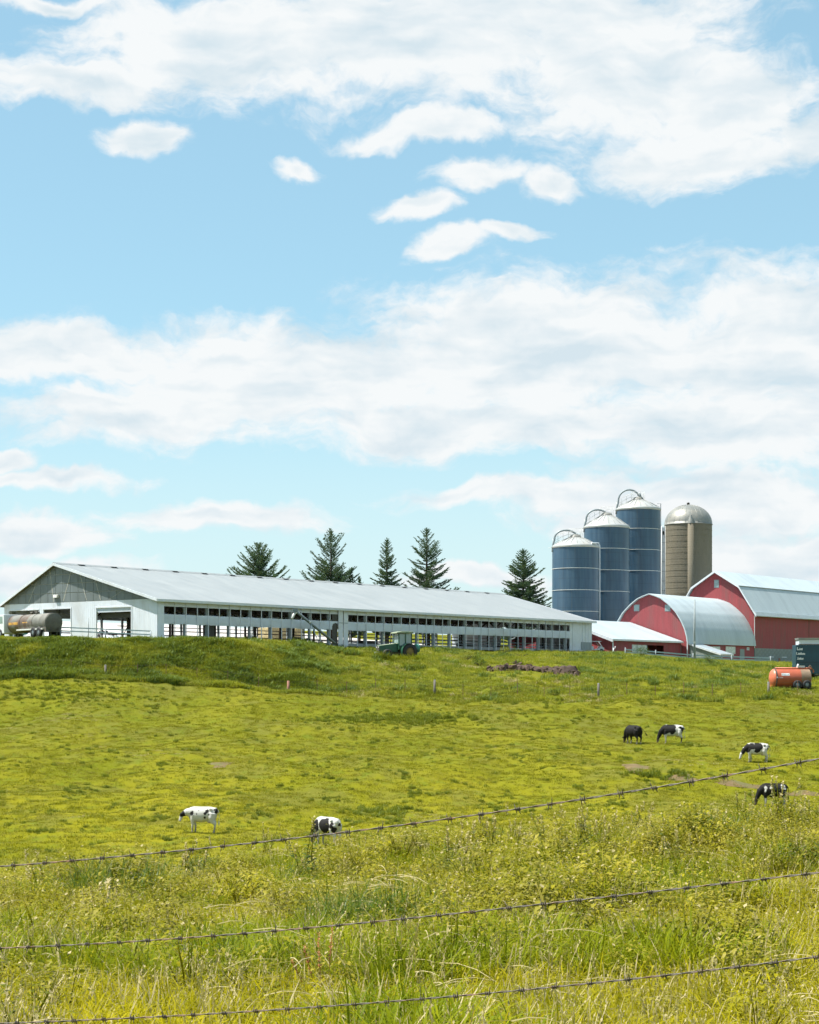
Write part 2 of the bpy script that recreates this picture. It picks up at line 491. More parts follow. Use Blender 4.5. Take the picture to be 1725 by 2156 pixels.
# ------------------------------------------------------------------ terrain
def _hash(ix, iy, seed):
    h = (ix.astype(np.int64) * 374761393 + iy.astype(np.int64) * 668265263 + seed * 1442695041) & 0x7fffffff
    h = ((h ^ (h >> 13)) * 1274126177) & 0x7fffffff
    return ((h ^ (h >> 16)) & 0xffff) / 65535.0


def vnoise(x, y, seed=0):
    x = np.asarray(x, float); y = np.asarray(y, float)
    ix, iy = np.floor(x), np.floor(y)
    fx, fy = x - ix, y - iy
    fx = fx * fx * (3 - 2 * fx); fy = fy * fy * (3 - 2 * fy)
    a, b = _hash(ix, iy, seed), _hash(ix + 1, iy, seed)
    c, d = _hash(ix, iy + 1, seed), _hash(ix + 1, iy + 1, seed)
    return (a * (1 - fx) + b * fx) * (1 - fy) + (c * (1 - fx) + d * fx) * fy - 0.5


def fbm(x, y, seed=0, oct_=4):
    r, a = 0, 1.0
    for i in range(oct_):
        r = r + a * vnoise(x * 2 ** i, y * 2 ** i, seed + i * 7)
        a *= 0.5
    return r


TH = 0.91                                            # the farm buildings share one direction
U = Vector((math.cos(TH), math.sin(TH), 0)); V = Vector((-math.sin(TH), math.cos(TH), 0))
BARN = Vector((-23.85, 170.9, 4.33))                 # near front corner of the long barn
TX = [-900, 0, 300, 480, 620, 720, 862, 1120, 1300, 1463, 1600, 1725, 2600]
A = 'z'                                              # rows: distance, then heights written as seen height (y) or ('z', height)
ROWS = [
    (0, [('z', -1.55)] * 13),
    (5.5, [('z', -1.66)] * 13),
    (8.5, [2250] * 13),
    (13, [2112, 2110, 2108, 2106, 2104, 2102, 2100, 2096, 2092, 2090, 2087, 2085, 2080]),
    (20, [2005, 2000, 1994, 1990, 1986, 1983, 1978, 1970, 1964, 1958, 1953, 1950, 1940]),
    (30, [1925, 1918, 1905, 1896, 1887, 1881, 1872, 1856, 1845, 1835, 1826, 1820, 1800]),
    (40, [1890, 1878, 1860, 1848, 1836, 1826, 1812, 1784, 1765, 1752, 1745, 1740, 1720]),
    (50, [('z', -6.0), ('z', -5.9), ('z', -5.7), ('z', -5.6), ('z', -5.4), ('z', -5.3), ('z', -5.1), ('z', -4.8), ('z', -4.6), ('z', -4.5), ('z', -4.4), ('z', -4.4), ('z', -4.3)]),
    (62, [('z', -7.6)] * 8 + [('z', -7.2)] * 5),
    (75, [('z', -8.1)] * 13),
    (90, [1755] * 9 + [1752, 1750, 1748, 1745]),
    (108, [1668, 1672, 1674, 1676, 1678, 1679, 1680, 1682, 1684, 1685, 1686, 1686, 1686]),
    (120, [1612] * 9 + [1610, 1607, 1606, 1606]),
    (133, [1562, 1564] + [1567] * 11),
    (146, [1495, 1500, 1503, 1506, 1510, 1512, 1515, 1516, 1516, 1516, 1516, 1516, 1516]),
    (157, [1430, 1430, 1436, 1447, 1463, 1468, 1472, 1473, 1473, 1474, 1474, 1474, 1474]),
    (160, [1424, 1424, 1429, 1440, 1457, 1462, 1464, 1464, 1465, 1465, 1466, 1466, 1466]),
    (164, [1376, 1376, 1376, 1386, 1425, 1442, 1449, 1447, 1450, 1453, 1459, 1460, 1460]),
    (168, [1344, 1344, 1343, 1348, 1390, 1418, 1432, 1435, 1440, 1446, 1453, 1454, 1454]),
    (176, [('z', 4.33)] * 3 + [('z', 4.33), 1358, 1388, 1408, 1420, 1428, 1436, 1450, 1452, 1452]),
    (186, [('z', 4.33)] * 5 + [1370, 1388, 1405, 1415, 1426, 1446, 1450, 1450]),
    (200, [('z', 4.33)] * 6 + [1364, 1390, 1398, 1410, 1430, 1438, 1438]),
    (215, [('z', 4.33)] * 7 + [1376, 1385, 1398, 1411, 1418, 1418]),
    (230, [('z', 4.33)] * 8 + [1376, 1391, 1397, 1400, 1400]),
    (245, [('z', 4.33)] * 8 + [1377, 1391, 1395, 1398, 1398]),
    (280, [('z', 4.33)] * 8 + [('z', 4.0), ('z', 3.3), ('z', 3.1), ('z', 3.0), ('z', 3.0)]),
    (420, [('z', 5.0)] * 13),
    (1000, [('z', 8.0)] * 13),
    (2500, [('z', 10.0)] * 13),
]
_D = np.array([r[0] for r in ROWS], float)
_Z = np.array([[c[1] if isinstance(c, tuple) else (HOR - c) / F_PX * r[0] for c in r[1]] for r in ROWS])
_DF = np.arange(0, 600, 0.5)
_ZF = np.stack([np.interp(_DF, _D, _Z[:, k]) for k in range(len(TX))], 1)


def _blur(a, sig):
    n = int(sig * 6) | 1
    k = np.exp(-0.5 * ((np.arange(n) - n // 2) / (sig * 2)) ** 2); k /= k.sum()
    pad = n // 2
    return np.stack([np.convolve(np.pad(a[:, c], pad, 'edge'), k, 'valid') for c in range(a.shape[1])], 1)


_b1, _b2, _b3 = _blur(_ZF, 1.1), _blur(_ZF, 4.0), _blur(_ZF, 2.0)
_wb = np.clip((_DF - 48) / 8, 0, 1) * np.clip((150 - _DF) / 6, 0, 1)
_wc = np.clip((_DF - 172) / 8, 0, 1)
_ZF = (_b1 * (1 - _wb)[:, None] + _b2 * _wb[:, None])
_ZF = _ZF * (1 - _wc)[:, None] + _b3 * _wc[:, None]
_far = np.array([600, 1000, 2500.]); _farz = np.stack([np.interp(_far, _D, _Z[:, k]) for k in range(len(TX))], 1)
_DA = np.concatenate([_DF, _far]); _ZA = np.concatenate([_ZF, _farz])


def ground(x, y, rough=True):
    x = np.asarray(x, float); y = np.asarray(y, float)
    D = np.clip(y, 0, 2499)
    px = CX + F_PX * x / np.maximum(D, 8.0)
    px = np.clip(px, TX[0], TX[-1])
    txa = np.array(TX, float)
    k = np.clip(np.searchsorted(txa, px, side='right') - 1, 0, len(TX) - 2)
    f = (px - txa[k]) / (txa[k + 1] - txa[k]); f = f * f * (3 - 2 * f) * 0.5 + f * 0.5
    i = np.clip(np.searchsorted(_DA, D, side='right') - 1, 0, len(_DA) - 2)
    g_ = (D - _DA[i]) / (_DA[i + 1] - _DA[i])
    z0 = _ZA[i, k] * (1 - g_) + _ZA[i + 1, k] * g_
    z1 = _ZA[i, k + 1] * (1 - g_) + _ZA[i + 1, k + 1] * g_
    z = z0 * (1 - f) + z1 * f
    # the land climbs again behind the long barn
    b = (x - BARN.x) * V.x + (y - BARN.y) * V.y
    z = z + 5.6 * np.clip((b - 30) / 75, 0, 1) ** 1.15
    if rough:
        near = np.clip(1 - D / 45, 0, 1)
        mid = np.clip((D - 55) / 15, 0, 1) * np.clip((176 - D) / 8, 0, 1)
        bank = np.clip((D - 157) / 5, 0, 1) * np.clip((200 - D) / 20, 0, 1) * np.clip((4.2 - z) / 1.2, 0, 1)
        z = z + near * 0.10 * fbm(x / 1.6, y / 1.6, 3) + mid * 0.70 * fbm(x / 6.5, y / 7.0, 11) + mid * 0.22 * fbm(x / 2.4, y / 2.6, 13, 2) + mid * 0.16 * fbm(x / 1.3, y / 1.6, 15, 3)
        z = z + bank * 0.65 * fbm(x / 3.2, y / 3.2, 21)
    return z


def gz(x, y):
    return float(ground(np.array([x]), np.array([y]))[0])


_RD = np.arange(8, 420, 0.2)


def hit(px, py, dmin=0.0):
    """ground point seen at a place in the photograph (first hit from the camera)"""
    D = _RD[_RD >= dmin]
    u = (px - CX) / F_PX
    z = ground(u * D, D)
    yp = HOR - F_PX * z / D
    ok = np.nonzero(yp <= py)[0]
    d = D[ok[0]] if len(ok) else D[-1]
    return Vector((u * d, d, float(ground(np.array([u * d]), np.array([d]))[0])))


def axis(parts):
    out = [parts[0][0]]
    for (a, b, s_) in parts:
        n = max(1, int(round((b - a) / s_)))
        out += list(np.linspace(a, b, n + 1)[1:])
    return np.array(out)


gx = axis([(-1800, -400, 140), (-400, -120, 20), (-120, -60, 2.5), (-60, -12, 0.9), (-12, 12, 0.4), (12, 62, 0.9), (62, 120, 2.5), (120, 400, 20), (400, 1800, 140)])
gy = axis([(-40, 0, 5), (0, 50, 0.45), (50, 180, 0.8), (180, 260, 1.3), (260, 420, 4), (420, 2490, 90)])
XX, YY = np.meshgrid(gx, gy)
ZZ = ground(XX, YY)
nxn, nyn = len(gx), len(gy)
vv = np.stack([XX.ravel(), YY.ravel(), ZZ.ravel()], 1)
ii = (np.arange(nyn - 1)[:, None] * nxn + np.arange(nxn - 1)[None, :]).ravel()
ff = np.stack([ii, ii + 1, ii + nxn + 1, ii + nxn], 1)


def pasture_mat():
    m_, t = new_mat('pasture_turf')
    ge = t.node('ShaderNodeNewGeometry')
    pos = ge.outputs['Position']
    pf = t.scale_vec(pos, (1, 0.6, 1))
    n_a = t.noise(pf, 0.11, 5, 0.6)
    n_b = t.noise(pf, 0.9, 6, 0.65)
    n_c = t.noise(pos, 7.0, 4, 0.7)
    sp = t.node('ShaderNodeSeparateXYZ'); t.put(sp.inputs[0], pos)
    low = t.smooth(t.m('MULTIPLY_ADD', n_a, -40.0, sp.outputs[1]), 75, 125)      # grazed hollow is yellower than the upper pasture
    c_l = t.mix(t.lin(n_a, 0.35, 0.68), (0.158, 0.158, 0.006, 1), (0.212, 0.192, 0.010, 1))
    c_u = t.mix(t.lin(n_a, 0.35, 0.68), (0.118, 0.134, 0.008, 1), (0.166, 0.160, 0.014, 1))
    c = t.mix(low, c_l, c_u)
    n_o = t.noise(t.scale_vec(pos, (1, 0.8, 1)), 0.23, 5, 0.62)
    c = t.mix(t.m('MULTIPLY', t.smooth(n_o, 0.47, 0.64), 0.65), c, (0.122, 0.122, 0.026, 1))
    c = t.mix(t.m('MULTIPLY', t.smooth(n_b, 0.50, 0.70), 0.7), c, (0.098, 0.132, 0.012, 1))
    c = t.mix(t.m('MULTIPLY', t.smooth(n_c, 0.5, 0.75), 0.55), c, (0.235, 0.205, 0.05, 1))
    p = t.node('ShaderNodeBsdfPrincipled')
    t.put(p.inputs['Base Color'], c)
    p.inputs['Roughness'].default_value = 0.9
    p.inputs['Specular IOR Level'].default_value = 0.03
    b = t.node('ShaderNodeBump'); b.inputs['Distance'].default_value = 1.0; b.inputs['Strength'].default_value = 1.0
    t.put(b.inputs['Height'], t.m('ADD', t.m('MULTIPLY', n_b, 0.10), t.m('MULTIPLY', n_c, 0.07)))
    t.put(p.inputs['Normal'], b.outputs[0])
    o = t.node('ShaderNodeOutputMaterial'); t.put(o.inputs[0], p.outputs[0])
    return m_


M['turf'] = pasture_mat()
me = bpy.data.meshes.new('ground')
me.from_pydata(vv.tolist(), [], ff.tolist())
me.materials.append(M['turf'])
me.polygons.foreach_set('use_smooth', [True] * len(me.polygons))
me.update()
tag(link_mesh('ground', me), kind='structure')


def drape(name, outline, mat, lift=0.05, step=1.0):
    """a sheet that follows the ground inside a convex outline (x, y)"""
    xs = [p[0] for p in outline]; ys = [p[1] for p in outline]
    X_ = np.arange(min(xs), max(xs) + step, step); Y_ = np.arange(min(ys), max(ys) + step, step)
    idx, vs, fs = {}, [], []

    def inside(x, y):
        s_ = 0
        for i in range(len(outline)):
            ax, ay = outline[i]; bx, by = outline[(i + 1) % len(outline)]
            c = (bx - ax) * (y - ay) - (by - ay) * (x - ax)
            if c < 0: s_ += 1
        return s_ == 0 or s_ == len(outline)

    def vid(i, j):
        if (i, j) not in idx:
            idx[(i, j)] = len(vs)
            vs.append((X_[i], Y_[j], gz(X_[i], Y_[j]) + lift))
        return idx[(i, j)]
    for i in range(len(X_) - 1):
        for j in range(len(Y_) - 1):
            if inside((X_[i] + X_[i + 1]) / 2, (Y_[j] + Y_[j + 1]) / 2):
                fs.append((vid(i, j), vid(i + 1, j), vid(i + 1, j + 1), vid(i, j + 1)))
    mb = MB(); mb.add(vs, fs, 0, True)
    return mb.build(name, mat)


# ------------------------------------------------------------------ buildings
def a_of(px, b, o):
    u = (px - CX) / F_PX
    return (u * (o.y + b * V.y) - o.x - b * V.x) / (U.x - u * U.y)


def b_of(px, a, o):
    u = (px - CX) / F_PX
    return (u * (o.y + a * U.y) - o.x - a * U.x) / (V.x - u * V.y)


def z_of(py, a, b, o):
    return (HOR - py) / F_PX * (o.y + a * U.y + b * V.y) - o.z


def clip_poly(poly, nx, nz, c):
    """keep the part of a 2D polygon with nx*x + nz*z <= c"""
    out = []
    for i in range(len(poly)):
        p, q = poly[i], poly[(i + 1) % len(poly)]
        dp, dq = nx * p[0] + nz * p[1] - c, nx * q[0] + nz * q[1] - c
        if dp <= 0: out.append(p)
        if (dp < 0 < dq) or (dq < 0 < dp):
            t = dp / (dp - dq)
            out.append((p[0] + t * (q[0] - p[0]), p[1] + t * (q[1] - p[1])))
    return out


def area(poly):
    return abs(sum(poly[i][0] * poly[(i + 1) % len(poly)][1] - poly[(i + 1) % len(poly)][0] * poly[i][1] for i in range(len(poly)))) / 2


# ---- the long white livestock barn
L, W1, W2, HE, HR = 76.9, 14.2, 8.0, 3.70, 7.53
WB = W1 + W2
lb = thing('livestock_barn', 'long white open-sided livestock barn with grey metal roof and grey gable', 'barn', BARN, TH)
s1, s2 = (HR - HE) / W1, (HR - HE) / W2
mb = MB()
ov, oa, th = 0.45, 0.5, 0.10
for (b0, z0, b1, z1) in ((-ov, HE - ov * s1, W1, HR), (W1, HR, WB + ov, HE - ov * s2)):
    v = [(-oa, b0, z0 + .02), (L + oa, b0, z0 + .02), (L + oa, b1, z1 + .02), (-oa, b1, z1 + .02)]
    vt = [(x, y, z + th) for x, y, z in v]
    mb.add(v + vt, [(4, 5, 6, 7), (0, 1, 5, 4), (1, 2, 6, 5), (2, 3, 7, 6), (3, 0, 4, 7)], 0)
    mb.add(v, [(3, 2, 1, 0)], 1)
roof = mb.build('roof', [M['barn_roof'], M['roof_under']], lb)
mb = MB().prism([(W1 - .35, HR + th - .06), (W1, HR + th + .13), (W1 + .35, HR + th - .12)], 'x', -oa - .02, L + oa + .02)
mb.build('ridge_cap', M['barn_roof'], roof)
vent = None
for k in range(17):
    if vent is None:
        vent = MB().prism([(-.42, 0), (.42, 0), (.12, .045), (-.12, .045)], 'x', -.45, .45).build('ridge_vent', M['barn_roof'], roof)
        vent.location = (3.0, W1, HR + th + .05)
    else:
        instance('ridge_vent', vent, roof, (3.0 + k * 4.4, W1, HR + th + .05))
mb = MB().box(-oa, L + oa, -ov - .05, -ov, HE - ov * s1 - .12, HE - ov * s1 + .13)
mb.build('fascia', M['white_trim'], lb)
for (b0, z0, b1, z1) in ((-ov, HE - ov * s1, W1, HR), (W1, HR, WB + ov, HE - ov * s2)):
    for ax in (-oa - .06, L + oa + .01):
        mb = MB().hexa([(ax, b0, z0 - .10), (ax + .05, b0, z0 - .10), (ax + .05, b1, z1 - .10), (ax, b1, z1 - .10)],
                       [(ax, b0, z0 + .15), (ax + .05, b0, z0 + .15), (ax + .05, b1, z1 + .15), (ax, b1, z1 + .15)])
        mb.build('rake_trim', M['white_trim'], lb)
# gable wall of white siding with three doorways
door_b = [(b_of(277.5, 0, BARN), b_of(204.5, 0, BARN)), (b_of(150, 0, BARN), b_of(93, 0, BARN)), (b_of(82, 0, BARN), b_of(20, 0, BARN))]
door_top = [z_of(1278, 0, door_b[0][0], BARN), z_of(1281.5, 0, door_b[1][0], BARN), z_of(1284.5, 0, door_b[2][0], BARN)]
mb = MB()
cur = 0.0
for (b0, b1), zt in zip(door_b, door_top):
    mb.box(-.06, .06, cur, b0, -.6, HE + .05)
    mb.box(-.06, .06, b0, b1, zt, HE + .05)
    cur = b1
mb.box(-.06, .06, cur, WB, -.6, HE + .05)
wall = mb.build('gable_wall', M['white_wall'], lb)
for (b0, b1), zt in zip(door_b, door_top):
    mb = MB().box(-.10, -.062, b0 - .12, b0, 0, zt + .12).box(-.10, -.062, b1, b1 + .12, 0, zt + .12).box(-.10, -.062, b0, b1, zt, zt + .12)
    mb.build('door_frame', M['white_trim'], wall)
mb = MB().box(.0, .05, door_b[0][0], door_b[0][1], door_top[0] - .42, door_top[0] - .002)
mb.build('roll_door', M['curtain'], wall)
for k in (0, 1):
    mb = MB().box(.5, .6, door_b[k][0], door_b[k][1], door_top[k] - .95, door_top[k] - .44)
    mb.build('lintel_board', M['dark_wood'], wall)
# grey weathered panels in the gable triangle, pale backing paints the lit gaps at the joints
mb = MB().prism([(0.05, HE + .05), (WB - .05, HE + .05), (W1, HR - .02)], 'x', .01, .05)
gable = mb.build('gable', M['batten'], lb)
rows = [HE + .06, HE + .98, HE + 1.92, HE + 2.82, HR]
nb = 20
for j in range(4):
    for i in range(nb):
        b0, b1 = WB * i / nb + .02, WB * (i + 1) / nb - .02
        poly = [(b0, rows[j] + .035), (b1, rows[j] + .035), (b1, rows[j + 1] - .035), (b0, rows[j + 1] - .035)]
        poly = clip_poly(poly, -s1, 1, HE - .03)
        if len(poly) > 2: poly = clip_poly(poly, s2, 1, HE + WB * s2 - .03)
        if len(poly) > 2 and area(poly) > .02:
            MB().prism(poly, 'x', -.045, .008).build('panel', M['grey_panel'], gable)
for (b0, z0, b1, z1) in ((4.2, 4.9, 6.6, 3.85), (8.6, 6.0, 7.8, 3.85), (10.8, 6.6, 9.8, 3.85), (12.0, 6.9, 13.2, 3.85), (15.2, 7.0, 14.6, 3.85), (17.2, 5.9, 18.4, 3.85)):  # strips painting the shadow of the trusses seen through the panels
    mb = MB().hexa([(-.056, b0, z0), (-.048, b0, z0), (-.048, b1, z1), (-.056, b1, z1)], [(-.056, b0 + .09, z0), (-.048, b0 + .09, z0), (-.048, b1 + .09, z1), (-.056, b1 + .09, z1)])
    mb.build('lath', M['batten'], gable)
lb_b = b_of(121, 0, BARN)
lamp = MB().box(-.25, -.06, lb_b - .35, lb_b + .35, HE + .55, HE + .85).build('lamp_housing', M['pale_pipe'], gable)
MB().box(-.33, -.252, lb_b - .27, lb_b + .27, HE + .55, HE + .80).build('lamp_lens', M['lamp_glow'], lamp)
# long front: header, window strip, curtain, posts
am0, am1 = a_of(711, 0, BARN), a_of(731, 0, BARN)
ae0 = a_of(1199, 0, BARN)
segs = [(0.80, am0), (am1, ae0)]
for (x0, x1) in segs:
    MB().box(x0, x1, -.03, .03, 3.06, HE + .02).build('header', M['white_trim'], lb)
    # curtain: a slightly slack fabric band
    n = int((x1 - x0) / .38)
    vs, fs = [], []
    for i in range(n + 1):
        x = x0 + (x1 - x0) * i / n
        for k, z in enumerate((1.40, 1.47, 1.7, 2.0, 2.26, 2.32)):
            bulge = 0.05 * math.sin(x * 4.1 / 1.52 * 1.0) * math.sin((z - 1.4) * 3.3) - .03 * math.sin(x * 1.3 + z * 2)
            vs.append((x, -.01 + bulge * .8 + (.0 if k in (0, 5) else -.02), z + .012 * math.sin(x * 2.07)))
    for i in range(n):
        for k in range(5):
            a_ = i * 6 + k
            fs.append((a_, a_ + 6, a_ + 7, a_ + 1))
    MB().add(vs, fs, 0, True).build('curtain', M['curtain'], lb)
MB().box(0.0, .80, -.06, .02, -.6, HE + .02).build('corner_panel', M['white_wall'], lb)
amid = (am0 + am1) / 2
for (x0, x1) in ((am0, amid - .07), (amid + .07, am1)):
    d = MB().box(x0, x1, -.16, -.08, -.5, HE - .05).build('sliding_door', M['white_trim'], lb)
    MB().box(x0 + .05, x1 - .05, -.175, -.162, 2.12, 2.20).build('door_rail', M['post_grey'], d)
MB().box(am0 - .9, am0 - .02, -.02, .02, 0, HE).build('door_jamb', M['dark_wood'], lb)
MB().box(ae0, L, -.06, .02, -.6, HE + .02).build('end_panel', M['white_trim'], lb)
ed = MB().box(L - 2.6, L - .12, -.12, -.075, 0, 1.0).build('low_gate', M['post_grey'], lb)
for xx in (L - 2.3, L - 1.6, L - .9, L - .2):
    MB().box(xx, xx + .12, -.10, -.065, 0, HE - .1).build('corner_trim', M['white_trim'], lb)
post = batten = None
k = 0
x = .8 + 1.4
while x < L - 3.6:
    if not (am0 - .9 < x < am1 + .3):
        if k % 2 == 1:
            if post is None: post = MB().box(-.10, .10, -.10, .10, -.6, HE - .02).build('post', M['post_grey'], lb, (x, .20, 0))
            else: instance('post', post, lb, (x, .20, 0))
        if batten is None: batten = MB().box(-.045, .045, -.035, .0, -.5, HE - .06).build('batten', M['white_trim'], lb, (x, -.066, 0))
        else: instance('batten', batten, lb, (x, -.066, 0))
    x += 1.525
    k += 1
# back side, the same without battens
MB().box(0, L, WB - .03, WB + .03, 2.55, HE + .02).build('back_header', M['white_trim'], lb)
for k in range(26):
    instance('post', post, lb, (1.0 + k * 3.0, WB - .25, 0))
MB().box(L - .06, L + .06, 0.0, 8.2, -.6, HE + .05).box(L - .06, L + .06, 14.2, WB, -.6, HE + .05).box(L - .06, L + .06, 8.2, 14.2, 3.2, HE + .05).build('end_wall', M['white_wall'], lb)
MB().prism([(0.05, HE + .05), (WB - .05, HE + .05), (W1, HR - .02)], 'x', L - .05, L + .05).build('end_gable', M['grey_panel'], lb)
MB().box(.2, L - .2, .3, WB - .3, -.3, .03).build('floor_slab', M['concrete'], lb)
# inside: two rows of posts, stall rails, trusses
ip = MB().box(-.09, .09, -.09, .09, 0, HE + .6).build('interior_post', M['dark_wood'], lb, (2.4, 6.6, 0))
for k in range(1, 13): instance('interior_post', ip, lb, (2.4 + k * 6.1, 6.6, 0))
for k in range(13): instance('interior_post', ip, lb, (5.4 + k * 5.9, 15.8, 0))
for (bb, zz, mm) in ((1.1, .30, 'post_grey'), (1.1, .66, 'post_grey'), (6.6, .55, 'rail_rust'), (6.6, .95, 'rail_rust'), (6.6, 1.32, 'rail_rust'), (15.8, .8, 'rail_rust'), (15.8, 1.35, 'rail_rust'), (21.2, .6, 'rail_rust'), (21.2, 1.1, 'rail_rust')):
    x0 = 34.0 if bb == 1.1 else 1.0
    MB().tube([(x0, bb, zz), (L - 3.5, bb, zz)], .045, 6).build('stall_rail', M[mm], lb)
tr = MB()
tr.box(-.05, .05, .3, WB - .3, HE - .02, HE + .18)
for (b0, z0, b1, z1) in ((4.7, HE + .1, 7.1, HE + 1.9), (7.1, HE + 1.9, 9.5, HE + .1), (9.5, HE + .1, W1, HR - .25), (W1, HR - .25, 17.2, HE + .1), (.3, 2.5, 1.7, HE), (6.6, 2.7, 8.0, HE), (6.6, 2.7, 5.2, HE), (15.8, 2.7, 17.2, HE), (15.8, 2.7, 14.4, HE)):
    tr.tube([(0, b0, z0), (0, b1, z1)], .06, 4, smooth=False)
tro = tr.build('truss', M['dark_wood'], lb, (3.85, 0, 0))
for k in range(1, 24): instance('truss', tro, lb, (3.85 + k * 3.05, 0, 0))
kb = MB().tube([(-1.1, 0, .9), (0, 0, 2.6)], .05, 4).tube([(1.1, 0, .9), (0, 0, 2.6)], .05, 4).build('knee_brace', M['dark_wood'], lb, (3.7, 6.6, -.9))
for (xx, bb, zz) in ((2.6, 6.6, -.9), (29.5, .35, .6), (62.5, .35, .6), (66.0, .35, .6)): instance('knee_brace', kb, lb, (xx, bb, zz))
MB().box(6.7, 8.2, .5, .6, -.2, 1.42).build('plywood_panel', M['dark_wood'], lb)
for k, (xx, w_, h_) in enumerate(((15.4, 1.0, .55), (22.0, 1.5, .6), (33.5, 2.2, .45), (52.0, 2.6, .5), (60, 2.0, .45))):
    MB().box(xx, xx + w_, 2.4, 3.2, 0, h_).build('feed_trough', M['dark_wood'], lb)


# ---- auger leaning under the eaves
def barn_world(a, b, z):
    return BARN + U * a + V * b + Vector((0, 0, z))


def barn_px(px, py, b):
    a = a_of(px, b, BARN)
    return barn_world(a, b, z_of(py, a, b, BARN))


base = barn_px(705, 1354, -1.6)
ag = thing('grain_auger', 'long thin grey grain auger leaning up to the barn eaves', 'auger', base)
top = barn_px(622, 1286, -1.2) - base
tb = MB().tube([(0, 0, 0), top * .5, top], .14, 10).build('auger_tube', M['pipe'], ag)
MB().tube([top * .97 + Vector((0, 0, .05)), top + Vector((-.12, -.05, -.35)), barn_px(615, 1303, -1.3) - base], [.17, .15, .12], 8).build('spout', M['pale_pipe'], ag)
MB().box(top.x - .25, top.x + .25, top.y - .2, top.y + .2, top.z - .12, top.z + .22).build('gear_head', M['pipe'], ag)
m1 = barn_px(655, 1313, -1.45) - base
g1 = barn_px(675, 1353, -2.6) - base; g1.z = gz(base.x + g1.x, base.y + g1.y) - base.z
g2 = barn_px(648, 1352, -.9) - base; g2.z = gz(base.x + g2.x, base.y + g2.y) - base.z
for q in (g1, g2): MB().tube([m1, q], .045, 6).build('support_leg', M['rail_blue'], ag)
MB().tube([g1, g2], .04, 6).build('axle', M['pipe'], ag)
for q in (g1, g2):
    MB().lathe([(.06, -.07), (.30, -.08), (.33, 0), (.30, .08), (.06, .07)], 14, axis='y', centre=(q.x, q.y, q.z + .33)).build('wheel', M['black'], ag)
MB().ball(m1 + Vector((-.12, -.1, .12)), .12, 8).build('motor', M['pale_pipe'], ag)

# ---- red round-roofed barn
RB = Vector((38.05, 246.75, 3.05))
RL, RW = 19.6, 5.9
re_, rp = 2.60, 9.35                                   # roof springing and peak above the base
prof = [(0, 1), (.16, .957), (.31, .906), (.505, .782), (.70, .62), (.83, .447), (.93, .273), (.977, .124), (1, 0)]
_t = np.linspace(0, 1, 25)
_pa = np.array([p[0] for p in prof]) ** 2 * .5 + np.linspace(0, 1, len(prof)) * .5
prof = [(float(np.interp(q, _pa, [p[0] for p in prof])), float(np.interp(q, _pa, [p[1] for p in prof]))) for q in _t]
prof = [(t, re_ + h * (rp - re_)) for t, h in prof]
rb = thing('round_roof_barn', 'red barn with two small gable windows under a rounded silver metal roof', 'barn', RB, TH)
arc = [(RW - RW * t, z) for t, z in prof[::-1]] + [(RW + RW * t, z) for t, z in prof[1:]]
arc_o = [(RW + (y - RW) * 1.045, z + .14 * max(0.0, (z - re_) / (rp - re_)) - (.16 if abs(z - re_) < .01 else 0)) for y, z in arc]
mb = MB()
n = len(arc)
v = [(-.45, y, z) for y, z in arc_o] + [(RL + .1, y, z) for y, z in arc_o] + [(-.45, y, z) for y, z in [(RW + (q - RW) * 1.012, z + .02) for q, z in arc]] + [(RL + .1, y, z) for y, z in [(RW + (q - RW) * 1.012, z + .02) for q, z in arc]]
fs = []
for i in range(n - 1):
    fs.append((2 * n + i, 2 * n + i + 1, 3 * n + i + 1, 3 * n + i))
    fs.append((i, i + 1, 2 * n + i + 1, 2 * n + i))
    fs.append((n + i, 3 * n + i, 3 * n + i + 1, n + i + 1))
fs += [(0, 2 * n, 3 * n, n), (n - 1, 2 * n - 1, 4 * n - 1, 3 * n - 1)]
mb.add(v, fs, 0, False)
mb.add(v[:2 * n], [(i, i + n, i + n + 1, i + 1) for i in range(n - 1)], 0, True)
mb.build('roof', M['steel_roof'], rb)
gw = MB().prism([(0.0, -.3), (2 * RW, -.3)] + [(y, z) for y, z in arc[::-1]], 'x', 0, .12).build('gable_wall', M['red'], rb)
MB().prism([(0.0, -.3), (2 * RW, -.3)] + [(y, z) for y, z in arc[::-1]], 'x', RL - .12, RL).build('rear_wall', M['red'], rb)
sw = MB().box(.12, RL - .12, .0, .12, .35, re_).build('side_wall', M['red_board'], rb)
MB().box(.12, RL - .12, -.03, .12, -.6, .35).build('footing', M['block'], rb)
MB().box(.12, RL - .12, 2 * RW - .12, 2 * RW, -.6, re_).build('back_wall', M['red_board'], rb)
for px in (1340.9, 1406.2):
    b = b_of(px, 0, RB); z = z_of(1280, 0, b, RB)
    wn = MB().box(-.03, .0, b - .44, b + .44, z - .46, z + .46).build('window_frame', M['post_grey'], gw)
    MB().box(-.045, -.032, b - .36, b + .36, z - .38, z + .38).build('window_pane', M['glass'], wn)
for (p0, p1, y0, y1, mm) in ((1496, 1516, 1361, 1372, 'pale_glass'), (1528, 1548, 1361, 1376, 'pale_glass'), (1572.5, 1577.5, 1363, 1369, 'glass')):
    a0, a1 = a_of(p0, 0, RB), a_of(p1, 0, RB); zt, zb = z_of(y0, a0, 0, RB), z_of(y1, a0, 0, RB)
    wn = MB().box(a0, a1, -.05, -.002, zb, zt).build('window_frame', M['white_trim'], sw)
    am_ = (a0 + a1) / 2
    for (q0, q1) in ((a0 + .07, am_ - .04), (am_ + .04, a1 - .07)):
        if q1 - q0 > .1: MB().box(q0, q1, -.062, -.052, zb + .07, zt - .07).build('window_pane', M[mm], wn)
a0, a1 = a_of(1558, 0, RB), a_of(1567, 0, RB)
MB().box(a0, a1, -.06, -.002, -.1, 1.95).build('door', M['post_grey'], sw)
